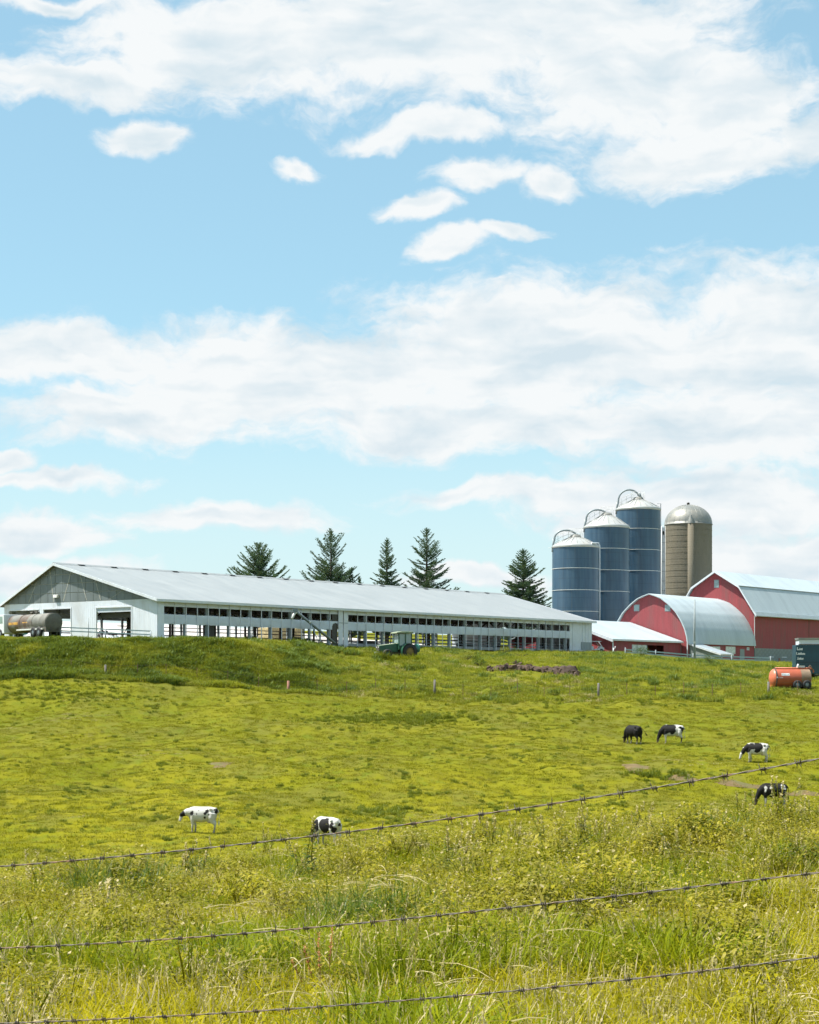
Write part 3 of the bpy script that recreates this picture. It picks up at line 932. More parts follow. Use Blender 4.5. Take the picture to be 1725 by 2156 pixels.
MB().box(-.05, .0, -.02, .14, -.3, re_).build('corner_trim', M['white_trim'], rb)

# ---- red gambrel barn behind it
GB = Vector((50.1, 262.2, 3.0))
GL, GW = 44.0, 6.2
zf, ze = 2.2, 7.25
zk, zp = 11.2, 13.5
gb = thing('gambrel_barn', 'tall red gambrel-roofed barn on a grey block foundation', 'barn', GB, TH)
gpts = [(0, ze), (.4 * GW, zk), (GW, zp), (1.6 * GW, zk), (2 * GW, ze)]
gpo = [(-.55, ze - .30), (.37 * GW, zk + .10), (GW, zp + .16), (1.63 * GW, zk + .10), (2 * GW + .55, ze - .30)]
mb = MB()
for i in range(4):
    (y0, z0), (y1, z1) = gpo[i], gpo[i + 1]
    (u0, w0), (u1, w1) = (y0, z0 - .14), (y1, z1 - .14)
    mb.hexa([(-.5, u0, w0), (GL, u0, w0), (GL, u1, w1), (-.5, u1, w1)], [(-.5, y0, z0), (GL, y0, z0), (GL, y1, z1), (-.5, y1, z1)])
rf = mb.build('roof', M['steel_roof'], gb)
MB().box(-.5, GL, .37 * GW - .10, .37 * GW + .04, zk + .085, zk + .16).build('knuckle_flashing', M['rib_steel'], rf)
MB().prism([(-.62, ze - .36), (-.50, ze - .36), (-.22, ze + .18), (-.36, ze + .22)], 'x', -.5, GL).build('gutter_board', M['white_trim'], rf)
for i in range(4):
    (y0, z0), (y1, z1) = gpo[i], gpo[i + 1]
    MB().hexa([(-.58, y0, z0 - .28), (-.51, y0, z0 - .28), (-.51, y1, z1 - .28), (-.58, y1, z1 - .28)],
              [(-.58, y0, z0 + .03), (-.51, y0, z0 + .03), (-.51, y1, z1 + .03), (-.58, y1, z1 + .03)]).build('rake_trim', M['white_trim'], gb)
gg = MB().prism([(0, zf), (2 * GW, zf)] + [(y, z) for y, z in gpts[::-1]], 'x', 0, .14).build('gable_wall', M['red'], gb)
b = b_of(1509, 0, GB); z = z_of(1229, 0, b, GB)
wn = MB().box(-.03, 0, b - .40, b + .40, z - .58, z + .58).build('window_frame', M['post_grey'], gg)
MB().box(-.045, -.032, b - .31, b + .31, z - .49, z + .03).box(-.045, -.032, b - .31, b + .31, z + .07, z + .49).build('window_pane', M['glass'], wn)
gs = MB().box(.14, GL, 0, .14, zf, ze).build('side_wall', M['red_board'], gb)
MB().box(.14, GL, 2 * GW - .14, 2 * GW, zf, ze).build('back_wall', M['red_board'], gb)
MB().box(-.04, .10, -.05, -.002, zf, ze).build('corner_trim', M['white_trim'], gb)
xd = a_of(1640 / 1.0 * 0 + (1900 + 1640 * .3826) / 1.484, 0, GB)
MB().box(xd, xd + .12, -.03, -.002, zf + .4, ze - .2).build('board_seam', M['dark_wood'], gs)
fd = MB().box(-.02, GL, -.06, .2, -.8, zf - .002).box(-.02, .2, .2, 2 * GW, -.8, zf - .002).build('foundation', M['block'], gb)
nbk = 0
blk = {}
for j in range(6):                                       # courses of large blocks, proud of the recessed joints
    for i in range(26):
        x0 = i * 1.2 + (.6 if j % 2 else 0)
        if x0 > 29: continue
        if 'b' not in blk:
            blk['b'] = MB().box(.02, 1.18, -.03, .0, .015, .36).build('foundation_block', M['block'], fd, (x0, -.062, .04 + j * .36))
        else:
            instance('foundation_block', blk['b'], fd, (x0, -.062, .04 + j * .36))
for px in (1560 + 43, 1560 + 70):
    a = a_of(px + 15, 0, GB)
    MB().box(a, a + 1.6, -.12, -.095, .92, 1.05).build('pale_sill', M['white_trim'], fd)
a = a_of(1640, 0, GB)
MB().box(a - .3, a + .25, -.14, -.095, -.2, .85).build('rusty_door', M['red_wood'], fd)

# ---- white-roofed red shed in front of the round barn
LS = Vector((26.2, 233.0, 3.55))
SLn, SD = 17.9, 8.0
se, sp_ = 2.25, 4.95
ls = thing('red_shed', 'low red shed with a broad white roof and a dark open doorway', 'shed', LS, TH)
slope = (sp_ - se) / SD
mb = MB()
for (y0, z0, y1, z1) in ((-.35, se - .35 * slope, SD, sp_), (SD, sp_, 2 * SD, se)):
    mb.hexa([(-.45, y0, z0), (SLn, y0, z0), (SLn, y1, z1), (-.45, y1, z1)], [(-.45, y0, z0 + .12), (SLn, y0, z0 + .12), (SLn, y1, z1 + .12), (-.45, y1, z1 + .12)])
rf = mb.build('roof', M['steel_roof'], ls)
MB().box(-.45, SLn, -.40, -.352, se - .35 * slope - .10, se - .35 * slope + .13).build('fascia', M['white_trim'], rf)
MB().hexa([(-.52, -.35, se - .4), (-.452, -.35, se - .4), (-.452, SD, sp_ - .18), (-.52, SD, sp_ - .18)], [(-.52, -.35, se + .0), (-.452, -.35, se + .0), (-.452, SD, sp_ + .14), (-.52, SD, sp_ + .14)]).build('rake_trim', M['white_trim'], rf)
MB().prism([(0, -.5), (2 * SD, -.5), (2 * SD, se), (SD, sp_), (0, se)], 'x', 0, .12).build('gable_wall', M['red'], ls)
q = [a_of(p, 0, LS) for p in (1331, 1362.6, 1398, 1434, 1443)]
q[4] = min(q[4], SLn - .12)
wl = MB().box(.12, q[0], 0, .12, -.5, se).box(q[0], q[1], 0, .12, -.5, .35).box(q[0], q[2], 0, .12, 1.62, se).box(q[2], SLn, 0, .12, -.5, se).build('front_wall', M['red_board'], ls)
MB().box(q[0], q[1], .03, .09, .352, 1.618).build('plastic_window', M['pale_glass'], wl)
for k in range(4):
    x = q[0] + (q[1] - q[0]) * k / 3
    MB().box(x - .04, x + .04, -.02, .028, .352, 1.618).build('window_bar', M['post_grey'], wl)
MB().box(q[1], q[2], 2.6, 2.7, -.3, 1.62).build('doorway_shade_sheet', M['dark_gap'], ls)  # near-black sheet, the shade inside the doorway put into its colour
MB().box(q[3], q[4], -.05, -.002, -.3, 1.9).build('grey_door', M['pipe'], wl)
MB().box(-.06, .12, -.10, -.002, -.4, se - .1).build('corner_post', M['white_trim'], ls)

# ---- little lean-to against the round barn
a0, a1 = .1, 3.7
PJ = 5.0
sh = thing('small_lean_to', 'small lean-to with sloping grey metal roof against the round-roofed barn', 'shed', RB, TH)
zt_, zl_ = 2.40, .92
MB().hexa([(a0, -PJ, zl_), (a1, -PJ, zl_), (a1, -.12, zt_), (a0, -.12, zt_)], [(a0, -PJ, zl_ + .09), (a1, -PJ, zl_ + .09), (a1, -.12, zt_ + .09), (a0, -.12, zt_ + .09)]).build('roof', M['steel_roof2'], sh)
MB().hexa([(a0 - .06, -PJ, zl_ - .12), (a0 - .003, -PJ, zl_ - .12), (a0 - .003, -.12, zt_ - .12), (a0 - .06, -.12, zt_ - .12)], [(a0 - .06, -PJ, zl_ + .12), (a0 - .003, -PJ, zl_ + .12), (a0 - .003, -.12, zt_ + .12), (a0 - .06, -.12, zt_ + .12)]).build('rake_trim', M['white_trim'], sh)
MB().box(a0, a1, -PJ - .06, -PJ - .003, zl_ - .1, zl_ + .10).build('fascia', M['white_trim'], sh)
MB().prism([(-PJ + .1, -.8), (-.14, -.8), (-.14, zt_ - .02), (-PJ + .1, zl_ - .02)], 'x', a0 + .15, a0 + .3).build('side_wall', M['block'], sh)
MB().box(a0 + .3, a1 - .1, -PJ + .1, -PJ + .22, -.8, .35).build('front_wall', M['block'], sh)
for x in (a0 + .35, a1 - .25): MB().box(x, x + .12, -PJ + .05, -PJ + .095, .0, zl_).build('post', M['white_trim'], sh)


# ---- silos
def rail_ring(mb, r, z0, h, n, lev=3, a0=0, a1=2 * math.pi, rr=.015):
    for k in range(lev):
        z = z0 + h * (k + 1) / lev
        mb.tube([(r * math.cos(a0 + (a1 - a0) * i / 24), r * math.sin(a0 + (a1 - a0) * i / 24), z) for i in range(25)], rr, 4, caps=False)
    for i in range(n):
        a = a0 + (a1 - a0) * i / n
        mb.tube([(r * math.cos(a), r * math.sin(a), z0), (r * math.cos(a), r * math.sin(a), z0 + h)], rr, 4)
    return mb


def blue_silo(px, wpx, ytop, yapex, yband, D, label, zb, pipe_top):
    r = wpx / 2 / F_PX * D
    c = Vector(((px - CX) / F_PX * D, D, zb))
    h = (HOR - ytop) / F_PX * D - zb
    ha = (HOR - yapex) / F_PX * D - zb
    t = thing('blue_silo', label, 'silo', c, group='three blue silos beside the red barns')
    MB().lathe([(r, 0), (r, h - .25)], 56).build('wall', M['silo'], t)
    for y in yband:
        z = (HOR - y) / F_PX * D - zb
        MB().lathe([(r + .01, z - .032), (r + .07, z - .032), (r + .07, z + .032), (r + .01, z + .032)], 56, smooth=False).build('ring_band', M['pale_pipe'], t)
    rf = MB().lathe([(r + .005, h - .25), (r + .09, h - .22), (r + .10, h + .06), (r * .97, h + .22), (r * .62, h + .22 + (ha - h - .2) * .50), (r * .28, ha - .08), (r * .24, ha), (.01, ha + .05)], 56).build('roof', M['silo_roof'], t)
    rib = MB().tube([(r * .95, 0, h + .26), (r * .62, 0, h + .26 + (ha - h - .2) * .50), (r * .27, 0, ha - .02)], .035, 4).build('roof_rib', M['rib_steel'], rf)
    for k in range(1, 20): instance('roof_rib', rib, rf, rot=(0, 0, 2 * math.pi * k / 20))
    MB().lathe([(r * .26, ha + .03), (r * .20, ha + .35), (.01, ha + .38)], 20).build('roof_hatch', M['galv'], rf)
    rail_ring(MB(), r * .30, ha - .05, 1.25, 8).build('top_railing', M['pale_pipe'], t)
    lad = MB()
    for s_ in (-.3, .3):
        for dz in (.45, .95):
            lad.tube([(-r * .98, s_, h + dz + .25), (-r * .62, s_, h + .25 + (ha - h) * .5 + dz), (-r * .3, s_, ha + dz)], .014, 4)
        for f in (0, .33, .66, 1.0):
            x = -r * (.98 - .68 * f); z = h + .2 + (ha - h - .2) * f
            lad.tube([(x, s_, z), (x, s_, z + .98)], .014, 4)
    lad.build('roof_walkway_rail', M['pale_pipe'], t)
    # gooseneck filling pipe
    ap = (HOR - pipe_top) / F_PX * D - zb
    pts = [(-r * 1.04 + .12, -.5, h - .8), (-r * 1.02 + .15, -.5, h + .3)]
    for k in range(11):
        a = math.pi * (1.0 - k / 10 * .86)
        pts.append((-r * .42 + math.cos(a) * r * .50, -.5, h + .9 + (ap - h - .9) * math.sin(a) ** .8))
    pts += [(r * .06, -.45, ap - .95)]
    gp = MB().tube(pts, .14, 10).build('filling_pipe', M['pipe'], t)
    MB().tube([(r * .02, -.46, ap - .55), (r * .10, -.44, ap - 1.25)], [.22, .20], 8).build('pipe_spout', M['pipe'], gp)
    MB().tube([(-r * 1.0, -.5, h - .2), (-r * 1.18, -.5, h - .2)], .03, 4).tube([(-r * .98, -.5, h + .35), (-r * .7, -.5, h + .9)], .03, 4).build('pipe_bracket', M['pale_pipe'], gp)
    return t, r, h, ha


SZ = 4.0
s_1, r1, h1, ha1 = blue_silo(1212, 98, 1151, 1131, (1198.5, 1244, 1288.5), 265, 'shortest blue silo, next to the white barn roof', SZ, 1117)
s_2, r2, h2, ha2 = blue_silo(1277.5, 95.5, 1110, 1085, (1157.5, 1202.5, 1247), 272, 'middle-height blue silo between the shortest and the tallest', SZ, 1074)
s_3, r3, h3, ha3 = blue_silo(1344, 93.5, 1072.5, 1052, (1116, 1160, 1204), 279, 'tallest blue silo, beside the concrete silo', SZ, 1032)
# white downpipe between the first two silos, ladder beside the tallest
mb = MB().tube([(r1 * .62, -r1 * .78, h1 - .1), (r1 * .62, -r1 * .78, h1 + .35), (r1 * .98, -.55, h1 + .5), (r1 + .10, -.45, h1 + .1), (r1 + .10, -.45, 0)], .085, 8)
mb.build('white_downpipe', M['white_trim'], s_1)
mb = MB().box(r1 * .35, r1 * .80, -r1 * .72, -r1 * .55, h1 + .25, h1 + .33)
mb.build('roof_platform', M['pale_pipe'], s_1)
mb = MB().tube([(r3 + .05, -.3, 0), (r3 + .05, -.3, h3 + .9), (r3 * .85, -.3, h3 + .9)], .03, 5).tube([(r3 + .05, .3, 0), (r3 + .05, .3, h3 + .9), (r3 * .85, .3, h3 + .9)], .03, 5)
mb.build('ladder', M['pipe'], s_3)
# concrete stave silo with domed roof
D = 290.0
cr = 49.5 / F_PX * D
cc = Vector(((1449.5 - CX) / F_PX * D, D, 3.2))
ch = (HOR - 1105.5) / F_PX * D - 3.2
ca = (HOR - 1064) / F_PX * D - 3.2
cs = thing('concrete_silo', 'tan concrete silo with a domed metal roof', 'silo', cc)
MB().lathe([(cr, 0), (cr, ch)], 56).build('wall', M['silo_concrete'], cs)
dm = MB().lathe([(cr + .10, ch - .02), (cr + .10, ch + .08)] + [(cr * math.cos(a) + .03, ch + .08 + (ca - ch) * math.sin(a)) for a in np.linspace(0, math.pi / 2 * .985, 14)], 56).build('dome_roof', M['galv'], cs)
drib = MB().tube([((cr + .02) * math.cos(a), 0, ch + .09 + (ca - ch) * math.sin(a)) for a in np.linspace(0.02, math.pi / 2 * .98, 12)], .03, 4).build('dome_rib', M['galv'], dm)
for k in range(1, 24): instance('dome_rib', drib, dm, rot=(0, 0, 2 * math.pi * k / 24))
MB().lathe([(.22, ca + .02), (.22, ca + .32), (.30, ca + .34), (.01, ca + .5)], 12).build('dome_cap', M['dark_wood'], dm)
mb = MB()
a_c = -math.pi / 2 - .05
cx_, cy_ = cr * math.cos(a_c), cr * math.sin(a_c)
mb.tube([(cx_, cy_ + .05, 0), (cx_, cy_ + .05, ch - .05)], .50, 12)
mb.lathe([(.50, 0), (.40, .5), (.01, 1.55)], 12, centre=(cx_, cy_ + .05, ch - .06))
mb.build('filling_chute', M['silo_concrete'], cs)
MB().lathe([(.52, 0), (.42, .5), (.01, 1.6)], 12, centre=(cx_, cy_ + .02, ch - .04)).build('chute_cap', M['galv'], cs)
for k in range(1, 24):
    z = ch * k / 24
    MB().lathe([(cr + .005, z - .018), (cr + .03, z - .018), (cr + .03, z + .018), (cr + .005, z + .018)], 40, smooth=False).build('hoop', M['silo_concrete'], cs)
mb = MB()
lx = -cr - .28
for dx in (-.30, .30):
    mb.tube([(lx + dx, -.5, 0), (lx + dx, -.5, ch - .2)], .05, 5)
mb.build('ladder', M['pale_pipe'], cs)
MB().box(lx - .30, lx + .30, -.40, -.36, 0, ch - .4).build('ladder_shield', M['white_trim'], cs)
rg = MB().box(lx - .29, lx + .29, -.47, -.42, 0, .05).build('ladder_rung', M['pipe'], cs)
k = .9
while k < ch - .5:
    instance('ladder_rung', rg, cs, (0, 0, k)); k += 1.55
MB().box(lx - .12, lx + .10, -.62, -.52, ch - 1.6, ch - 1.0).build('junction_box', M['black'], cs)
MB().tube([(lx - .3, -.5, ch - .2), (lx + .9, -.5, ch - .1)], .04, 5).build('ladder_bracket', M['pale_pipe'], cs)


# ------------------------------------------------------------------ the yard behind and around the barns
M['gravel'] = simple('pale_gravel', (0.50, 0.47, 0.44), 0.95, 0, 0.12, 0.35, dirt=(0.40, 0.36, 0.32), dirt_amt=0.5, bump=0.03, bscale=8)
q = [BARN + U * a_ + V * b_ for a_, b_ in ((-14, 23.5), (118, 23.5), (118, 112), (-14, 112))]
tag(drape('farm_yard', [(p.x, p.y) for p in q], M['gravel'], 0.35, 4.0), kind='structure')


def wheel(name, r, w_, parent, loc, rot=(0, 0, 0), rim=None, hub=.55):
    """tyre with a rim sub-part, axis along local y"""
    prof_ = [(r * .55, -w_ / 2), (r * .9, -w_ / 2), (r, -w_ * .32), (r, w_ * .32), (r * .9, w_ / 2), (r * .55, w_ / 2)]
    o = MB().lathe(prof_, 20, axis='y').build(name, M['black'], parent, loc, rot)
    MB().lathe([(.01, -w_ * .40), (r * hub * .5, -w_ * .46), (r * .56, -w_ * .30), (r * .56, w_ * .30), (r * hub * .5, w_ * .46), (.01, w_ * .40)], 16, axis='y').build('rim', rim or M['pipe'], o)
    return o


# ---- rusty tank truck on top of the bank
pr, pl = P(114, 1310, 169), P(33, 1314, 175.5)
ax = (pl - pr); ax.z = 0
Lt = ax.length
ang = math.atan2(ax.y, ax.x)
gz_t = 4.33
tt = thing('tank_truck', 'rusty grey tank truck with yellow stripe parked beside the white barn', 'truck', (pr.x, pr.y, gz_t), ang)
r_ = .88
zc = pr.z - gz_t
tk = MB().lathe([(r_ * .97, 0), (r_, .12), (r_, Lt - .12), (r_ * .97, Lt)], 32, axis='x', centre=(0, 0, zc)).build('tank', M['tank_rust'], tt)
MB().lathe([(.01, -.13), (r_ * .5, -.11), (r_ * .86, -.04), (r_ * .97, 0)], 32, axis='x', centre=(0, 0, zc)).build('tank_end', M['tank_end'], tk)
MB().lathe([(r_ * .97, Lt), (r_ * .86, Lt + .06), (r_ * .5, Lt + .14), (.01, Lt + .16)], 32, axis='x', centre=(0, 0, zc)).build('front_end', M['tank_rust'], tk)
for x in (.10, Lt * .36, Lt * .68, Lt - .12):
    MB().lathe([(r_ + .002, x - .04), (r_ + .03, x - .04), (r_ + .03, x + .04), (r_ + .002, x + .04)], 32, axis='x', centre=(0, 0, zc), smooth=False).build('tank_band', M['tank_rust'], tk)
for (x0, x1, a0, a1) in ((Lt * .72, Lt * .96, 2.98, 3.26), (Lt * .47, Lt * .60, 3.02, 3.12)):
    n = 8
    vs = []
    for i in range(n + 1):
        a = a0 + (a1 - a0) * i / n
        for x in (x0, x1): vs.append((x, (r_ + .006) * math.sin(-a + math.pi / 2) * -1 * -1, zc + (r_ + .006) * math.cos(-a + math.pi / 2)))
    side = 1
    vs = [(x, math.cos(a) * (r_ + .006) * -1 * -1, zc + math.sin(a) * (r_ + .006)) for a in [a0 + (a1 - a0) * i / n for i in range(n + 1)] for x in (x0, x1)]
    # the side that faces the pasture is +y in this frame: mirror the strip there
    vs = [(x, -y, z) for x, y, z in vs]
    MB().add(vs, [(2 * i, 2 * i + 1, 2 * i + 3, 2 * i + 2) for i in range(n)], 0, True).build('yellow_stripe', M['tank_yellow'], tk)
MB().box(.4, Lt * .72, r_ - .15, r_ + .12, zc - r_ * .78, zc - r_ * .62).build('side_walkway', M['pale_pipe'], tt)
mb = MB().box(-.1, Lt + 2.0, -.45, -.3, .75, .95).box(-.1, Lt + 2.0, .3, .45, .75, .95)
mb.build('chassis', M['dark_wood'], tt)
MB().box(.05, .9, -.8, .8, .55, zc - r_ * .55).build('rear_cradle', M['tank_end'], tt)
for x in (1.1, 2.3, Lt + 1.2):
    for y in (-.95, .95): wheel('wheel', .5, .3, tt, (x, y, .5))
cab = MB().prism([(Lt + .35, .55), (Lt + 2.3, .55), (Lt + 2.45, 1.35), (Lt + 2.2, 1.55), (Lt + 1.95, 2.35), (Lt + .4, 2.42), (Lt + .35, 1.4)], 'y', -1.05, 1.05).build('cab', M['white_paint'], tt, bevel=.05)
for y in (-1.062, 1.054):
    MB().prism([(Lt + .65, 1.55), (Lt + 1.9, 1.55), (Lt + 1.75, 2.2), (Lt + .68, 2.22)], 'y', y, y + .008).build('side_window', M['cab_glass'], cab)
mb = MB()
for x in (Lt * .42, Lt * .55): mb.tube([(x, 0, zc + r_), (x, 0, zc + r_ + .22)], .22, 10)
mb.build('manhole', M['tank_end'], tk)
mb = MB().tube([(Lt * .50, .2, zc + r_), (Lt * .47, .2, zc + r_ + .35), (Lt * .43, .2, zc + r_ + .12)], .05, 6).tube([(Lt * .36, .2, zc + r_), (Lt * .36, .2, zc + r_ + .34), (Lt * .33, .2, zc + r_ + .30)], .04, 6)
mb.build('valve_pipe', M['dark_wood'], tk)


# ---- rail along the gable yard, to the right of the truck
def rail_fence(name, label, cat, pts, zs, mat, post_mat, post_every, post_h, rail_w=.05, rail_h=.16, post_r=.07, tall=()):
    o0 = Vector(pts[0])
    t = thing(name, label, cat, o0)
    for a, b in zip(pts[:-1], pts[1:]):
        a, b = Vector(a) - o0, Vector(b) - o0
        d = (b - a); d.z = 0; d.normalize(); nrm = Vector((-d.y, d.x, 0)) * rail_w
        for z in zs:
            a1_, b1_ = a + Vector((0, 0, z)), b + Vector((0, 0, z))
            h_ = Vector((0, 0, rail_h))
            MB().hexa([a1_, b1_, b1_ + nrm, a1_ + nrm], [a1_ + h_, b1_ + h_, b1_ + nrm + h_, a1_ + nrm + h_]).build('rail', mat, t)
        n = max(1, int((b - a).length / post_every))
        for k in range(n + 1):
            p = a.lerp(b, k / n) - nrm * 1.6
            MB().tube([(p.x, p.y, p.z - .5), (p.x, p.y, p.z + post_h)], post_r, 7).build('post', post_mat, t)
    return t


def gp(px, D):
    x = (px - CX) / F_PX * D
    return (x, D, gz(x, D))


rail_fence('yard_rail', 'long low steel rail in front of the white barn gable', 'rail', [gp(128, 169.6), gp(318, 169.0)], (.62, .95), M['rail_blue'], M['pipe'], 4.2, 1.0, rail_h=.11)
p0 = gp(187, 169.2)
q = thing('thin_marker_pole', 'thin dark pole standing at the yard rail by the white gable', 'pole', p0)
MB().tube([(0, 0, -.4), (0, 0, 2.0)], .03, 6).build('pole', M['pipe'], q)

# ---- silage heap under white film, wagon and gates seen through the barn
sbm = BARN + U * 18 + V * 30.5
t = thing('silage_heap', 'heap under white plastic film held by black tyres behind the barn', 'silage heap', (sbm.x, sbm.y, gz(sbm.x, sbm.y)), TH)
n, m_ = 40, 8
vs, fs = [], []
for i in range(n + 1):
    x = -11 + 26 * i / n
    e = min(1, min(i, n - i) / 4)
    for j in range(m_ + 1):
        y = -3.2 + 6.4 * j / m_
        zz_ = 1.55 * e * math.cos((j / m_ - .5) * math.pi) ** .6 + .10 * float(fbm(np.array([x / 1.7]), np.array([y / 1.5]), 5)[0])
        gx_, gy_ = sbm.x + U.x * x + V.x * y, sbm.y + U.y * x + V.y * y
        vs.append((x, y, zz_ + gz(gx_, gy_) - gz(sbm.x, sbm.y)))
for i in range(n):
    for j in range(m_):
        a_ = i * (m_ + 1) + j
        fs.append((a_, a_ + m_ + 1, a_ + m_ + 2, a_ + 1))
MB().add(vs, fs, 0, True).build('film_cover', M['sheet'], t)
rnd = random.Random(4)
ty = None
for k in range(22):
    i, j = rnd.randint(2, n - 2), rnd.randint(1, 4)
    loc = Vector(vs[i * (m_ + 1) + j]) + Vector((0, 0, .06))
    if ty is None:
        ty = MB().lathe([(.16, -.08), (.30, -.10), (.34, 0), (.30, .10), (.16, .08), (.16, -.08)], 14).build('tyre', M['black'], t, loc, (-.5, .1, 0))
    else:
        instance('tyre', ty, t, loc, (-.5 + rnd.uniform(-.2, .2), rnd.uniform(-.2, .2), 0))
wg = BARN + U * 4.5 + V * 29
t = thing('teal_wagon', 'teal farm wagon standing behind the near end of the barn', 'wagon', (wg.x, wg.y, gz(wg.x, wg.y)), TH)
MB().hexa([(-3.2, -1.1, 1.0), (3.2, -1.1, 1.0), (3.2, 1.1, 1.0), (-3.2, 1.1, 1.0)], [(-3.5, -1.25, 2.35), (3.5, -1.25, 2.35), (3.5, 1.25, 2.35), (-3.5, 1.25, 2.35)]).build('box', M['teal'], t)
MB().box(-3.3, 3.3, -.4, .4, .75, .99).build('frame', M['teal'], t)
for x in (-2.2, 2.2):
    for y in (-1, 1): wheel('wheel', .48, .28, t, (x, y, .48))
wg = BARN + U * 51 + V * 30
t = thing('hay_trailer', 'grey flat trailer with a stack of bales seen through the far barn bays', 'trailer', (wg.x, wg.y, gz(wg.x, wg.y)), TH)
MB().box(-3.5, 3.5, -1.2, 1.2, .8, 1.0).build('deck', M['wood'], t)
M['hay'] = simple('dry_hay', (0.36, 0.29, 0.15), 0.95, 0, 0.3, 5, bump=.03)
for i in range(4):
    for j in range(2): MB().box(-3.3 + i * 1.6, -1.8 + i * 1.6, -1.1, 1.1, 1.002 + j * .9, 1.85 + j * .9).build('bale', M['hay'], t, bevel=.08)
for x in (-2.2, 2.2):
    for y in (-1, 1): wheel('wheel', .42, .25, t, (x, y, .42))

# ---- tractor
M['hub'] = simple('muddy_wheel_hub', (0.20, 0.14, 0.04), .8, 0, .3, 4, dirt=(0.07, 0.06, 0.04), dirt_amt=.8)
tp = hit(843, 1389)
print('tractor at', tp)
tr_ = thing('tractor', 'old green tractor with glazed cab standing in long grass before the barn', 'tractor', tp, math.pi + .42)
# local: +x is forward
hd = MB().prism([(.45, .75), (2.35, .75), (2.45, .95), (2.42, 1.38), (.45, 1.62)], 'y', -.42, .42).build('hood', M['green_paint'], tr_, bevel=.04)
MB().hexa([(.46, -.40, 1.625), (2.40, -.40, 1.39), (2.40, .40, 1.39), (.46, .40, 1.625)], [(.46, -.34, 1.68), (2.38, -.34, 1.44), (2.38, .34, 1.44), (.46, .34, 1.68)]).build('hood_top', M['hood_dust'], hd)
MB().box(2.455, 2.49, -.34, .34, .85, 1.34).build('grille', M['dark_wood'], hd)
for y in (-.24, .24): MB().tube([(2.47, y, 1.22), (2.53, y, 1.22)], .08, 10).build('headlight', M['letter'], hd)
MB().box(2.5, 2.75, -.35, .35, .62, .78).build('front_weight', M['hood_dust'], tr_)
MB().box(-1.1, 2.3, -.22, .22, .55, .80).build('chassis', M['dark_wood'], tr_)
cb = MB()
for (x, y) in ((.42, -.62), (.42, .62), (-.95, -.66), (-.95, .66), (-.28, -.68), (-.28, .68)):
    cb.box(x - .05, x + .05, y - .05, y + .05, 1.35, 2.62)
cb.box(-1.0, .47, -.7, .7, 1.0, 1.36)
cbo = cb.build('cab_frame', M['green_paint'], tr_)
for (x0, x1) in ((-.90, -.33), (-.23, .37)):
    for y in (-.665, .655): MB().box(x0, x1, y, y + .01, 1.40, 2.58).build('cab_window', M['cab_glass'], cbo)
MB().box(.43, .44, -.56, .56, 1.62, 2.56).build('windscreen', M['cab_glass'], cbo)
MB().box(-.97, -.96, -.6, .6, 1.5, 2.56).build('rear_window', M['cab_glass'], cbo)
MB().box(-.22, -.20, -.3, .3, 1.36, 2.1).build('seat_back', M['black'], cbo)
MB().prism([(-1.2, 2.625), (.75, 2.625), (.70, 2.75), (.1, 2.86), (-1.05, 2.84)], 'y', -.82, .82).build('cab_roof', M['hood_dust'], tr_, bevel=.04)
MB().tube([(1.15, .2, 1.5), (1.15, .2, 2.62)], .045, 8).build('exhaust', M['dark_wood'], tr_)
for y in (-.92, .92):
    wheel('rear_wheel', .82, .46, tr_, (-.62, y, .78), rim=M['hub'])
    MB().lathe([(.90, -.26), (.90, .26)], 12, axis='y', a0=-.2, a1=2.2, centre=(-.62, y, .78)).build('mudguard', M['green_paint'], tr_)
for y in (-.78, .78): wheel('front_wheel', .52, .32, tr_, (1.75, y, .5), rim=M['green_paint'])
tk_ = MB().lathe([(.01, -.25), (.42, -.22), (.46, 0), (.42, .22), (.01, .25)], 18, axis='x', centre=(-1.75, .15, 1.15)).build('rear_tank', M['teal'], tr_)
MB().tube([(-1.05, 0, .75), (-1.75, .1, .8)], .08, 6).build('hitch_arm', M['green_paint'], tr_)

# ---- low concrete walls and the pile of clods beside the tractor
for k, (x0, x1, y0, y1, D, mm, lab) in enumerate(((968, 1022, 1391, 1382.5, 206, 'clod_wall', 'short brownish concrete wall stub beside the tractor'), (972, 1090, 1403, 1391.5, 203, 'concrete', 'low grey concrete wall behind the heap of brown clods'))):
    a_, b_ = P(x0, y0, D), P(x1, y0 + 2, D + 2)
    hh = (y0 - y1) / F_PX * D
    if mm == 'clod_wall': M[mm] = simple('brown_concrete', (0.24, 0.21, 0.19), .9, 0, .2, 1.5)
    d_ = (b_ - a_).normalized()
    w_ = thing('concrete_wall', lab, 'wall', a_)
    n_ = max(2, int((b_ - a_).length / 1.5))
    for i in range(n_):
        s_ = d_ * ((b_ - a_).length * i / n_ + .015); e_ = d_ * ((b_ - a_).length * (i + 1) / n_ - .015)
        nr = Vector((-d_.y, d_.x, 0)) * .25
        lo, hi = Vector((0, 0, -1.0)), Vector((0, 0, hh))
        MB().hexa([s_ + lo, e_ + lo, e_ + nr + lo, s_ + nr + lo], [s_ + hi, e_ + hi, e_ + nr + hi, s_ + nr + hi]).build('wall_block', M[mm], w_, bevel=.02)
pp = hit(1125, 1420)
dp = thing('clod_heap', 'long heap of brown clods and rubble lying in the grass', 'rubble heap', pp)
rnd = random.Random(9)
kinds = []
for k in range(5):
    bm = bmesh.new(); bmesh.ops.create_icosphere(bm, subdivisions=2, radius=1)
    for v in bm.verts:
        v.co *= 1 + .45 * rnd.uniform(-.6, .6); v.co.z *= .65
    me_ = bpy.data.meshes.new('clod'); bm.to_mesh(me_); bm.free(); me_.materials.append(M['clod']); kinds.append(me_)
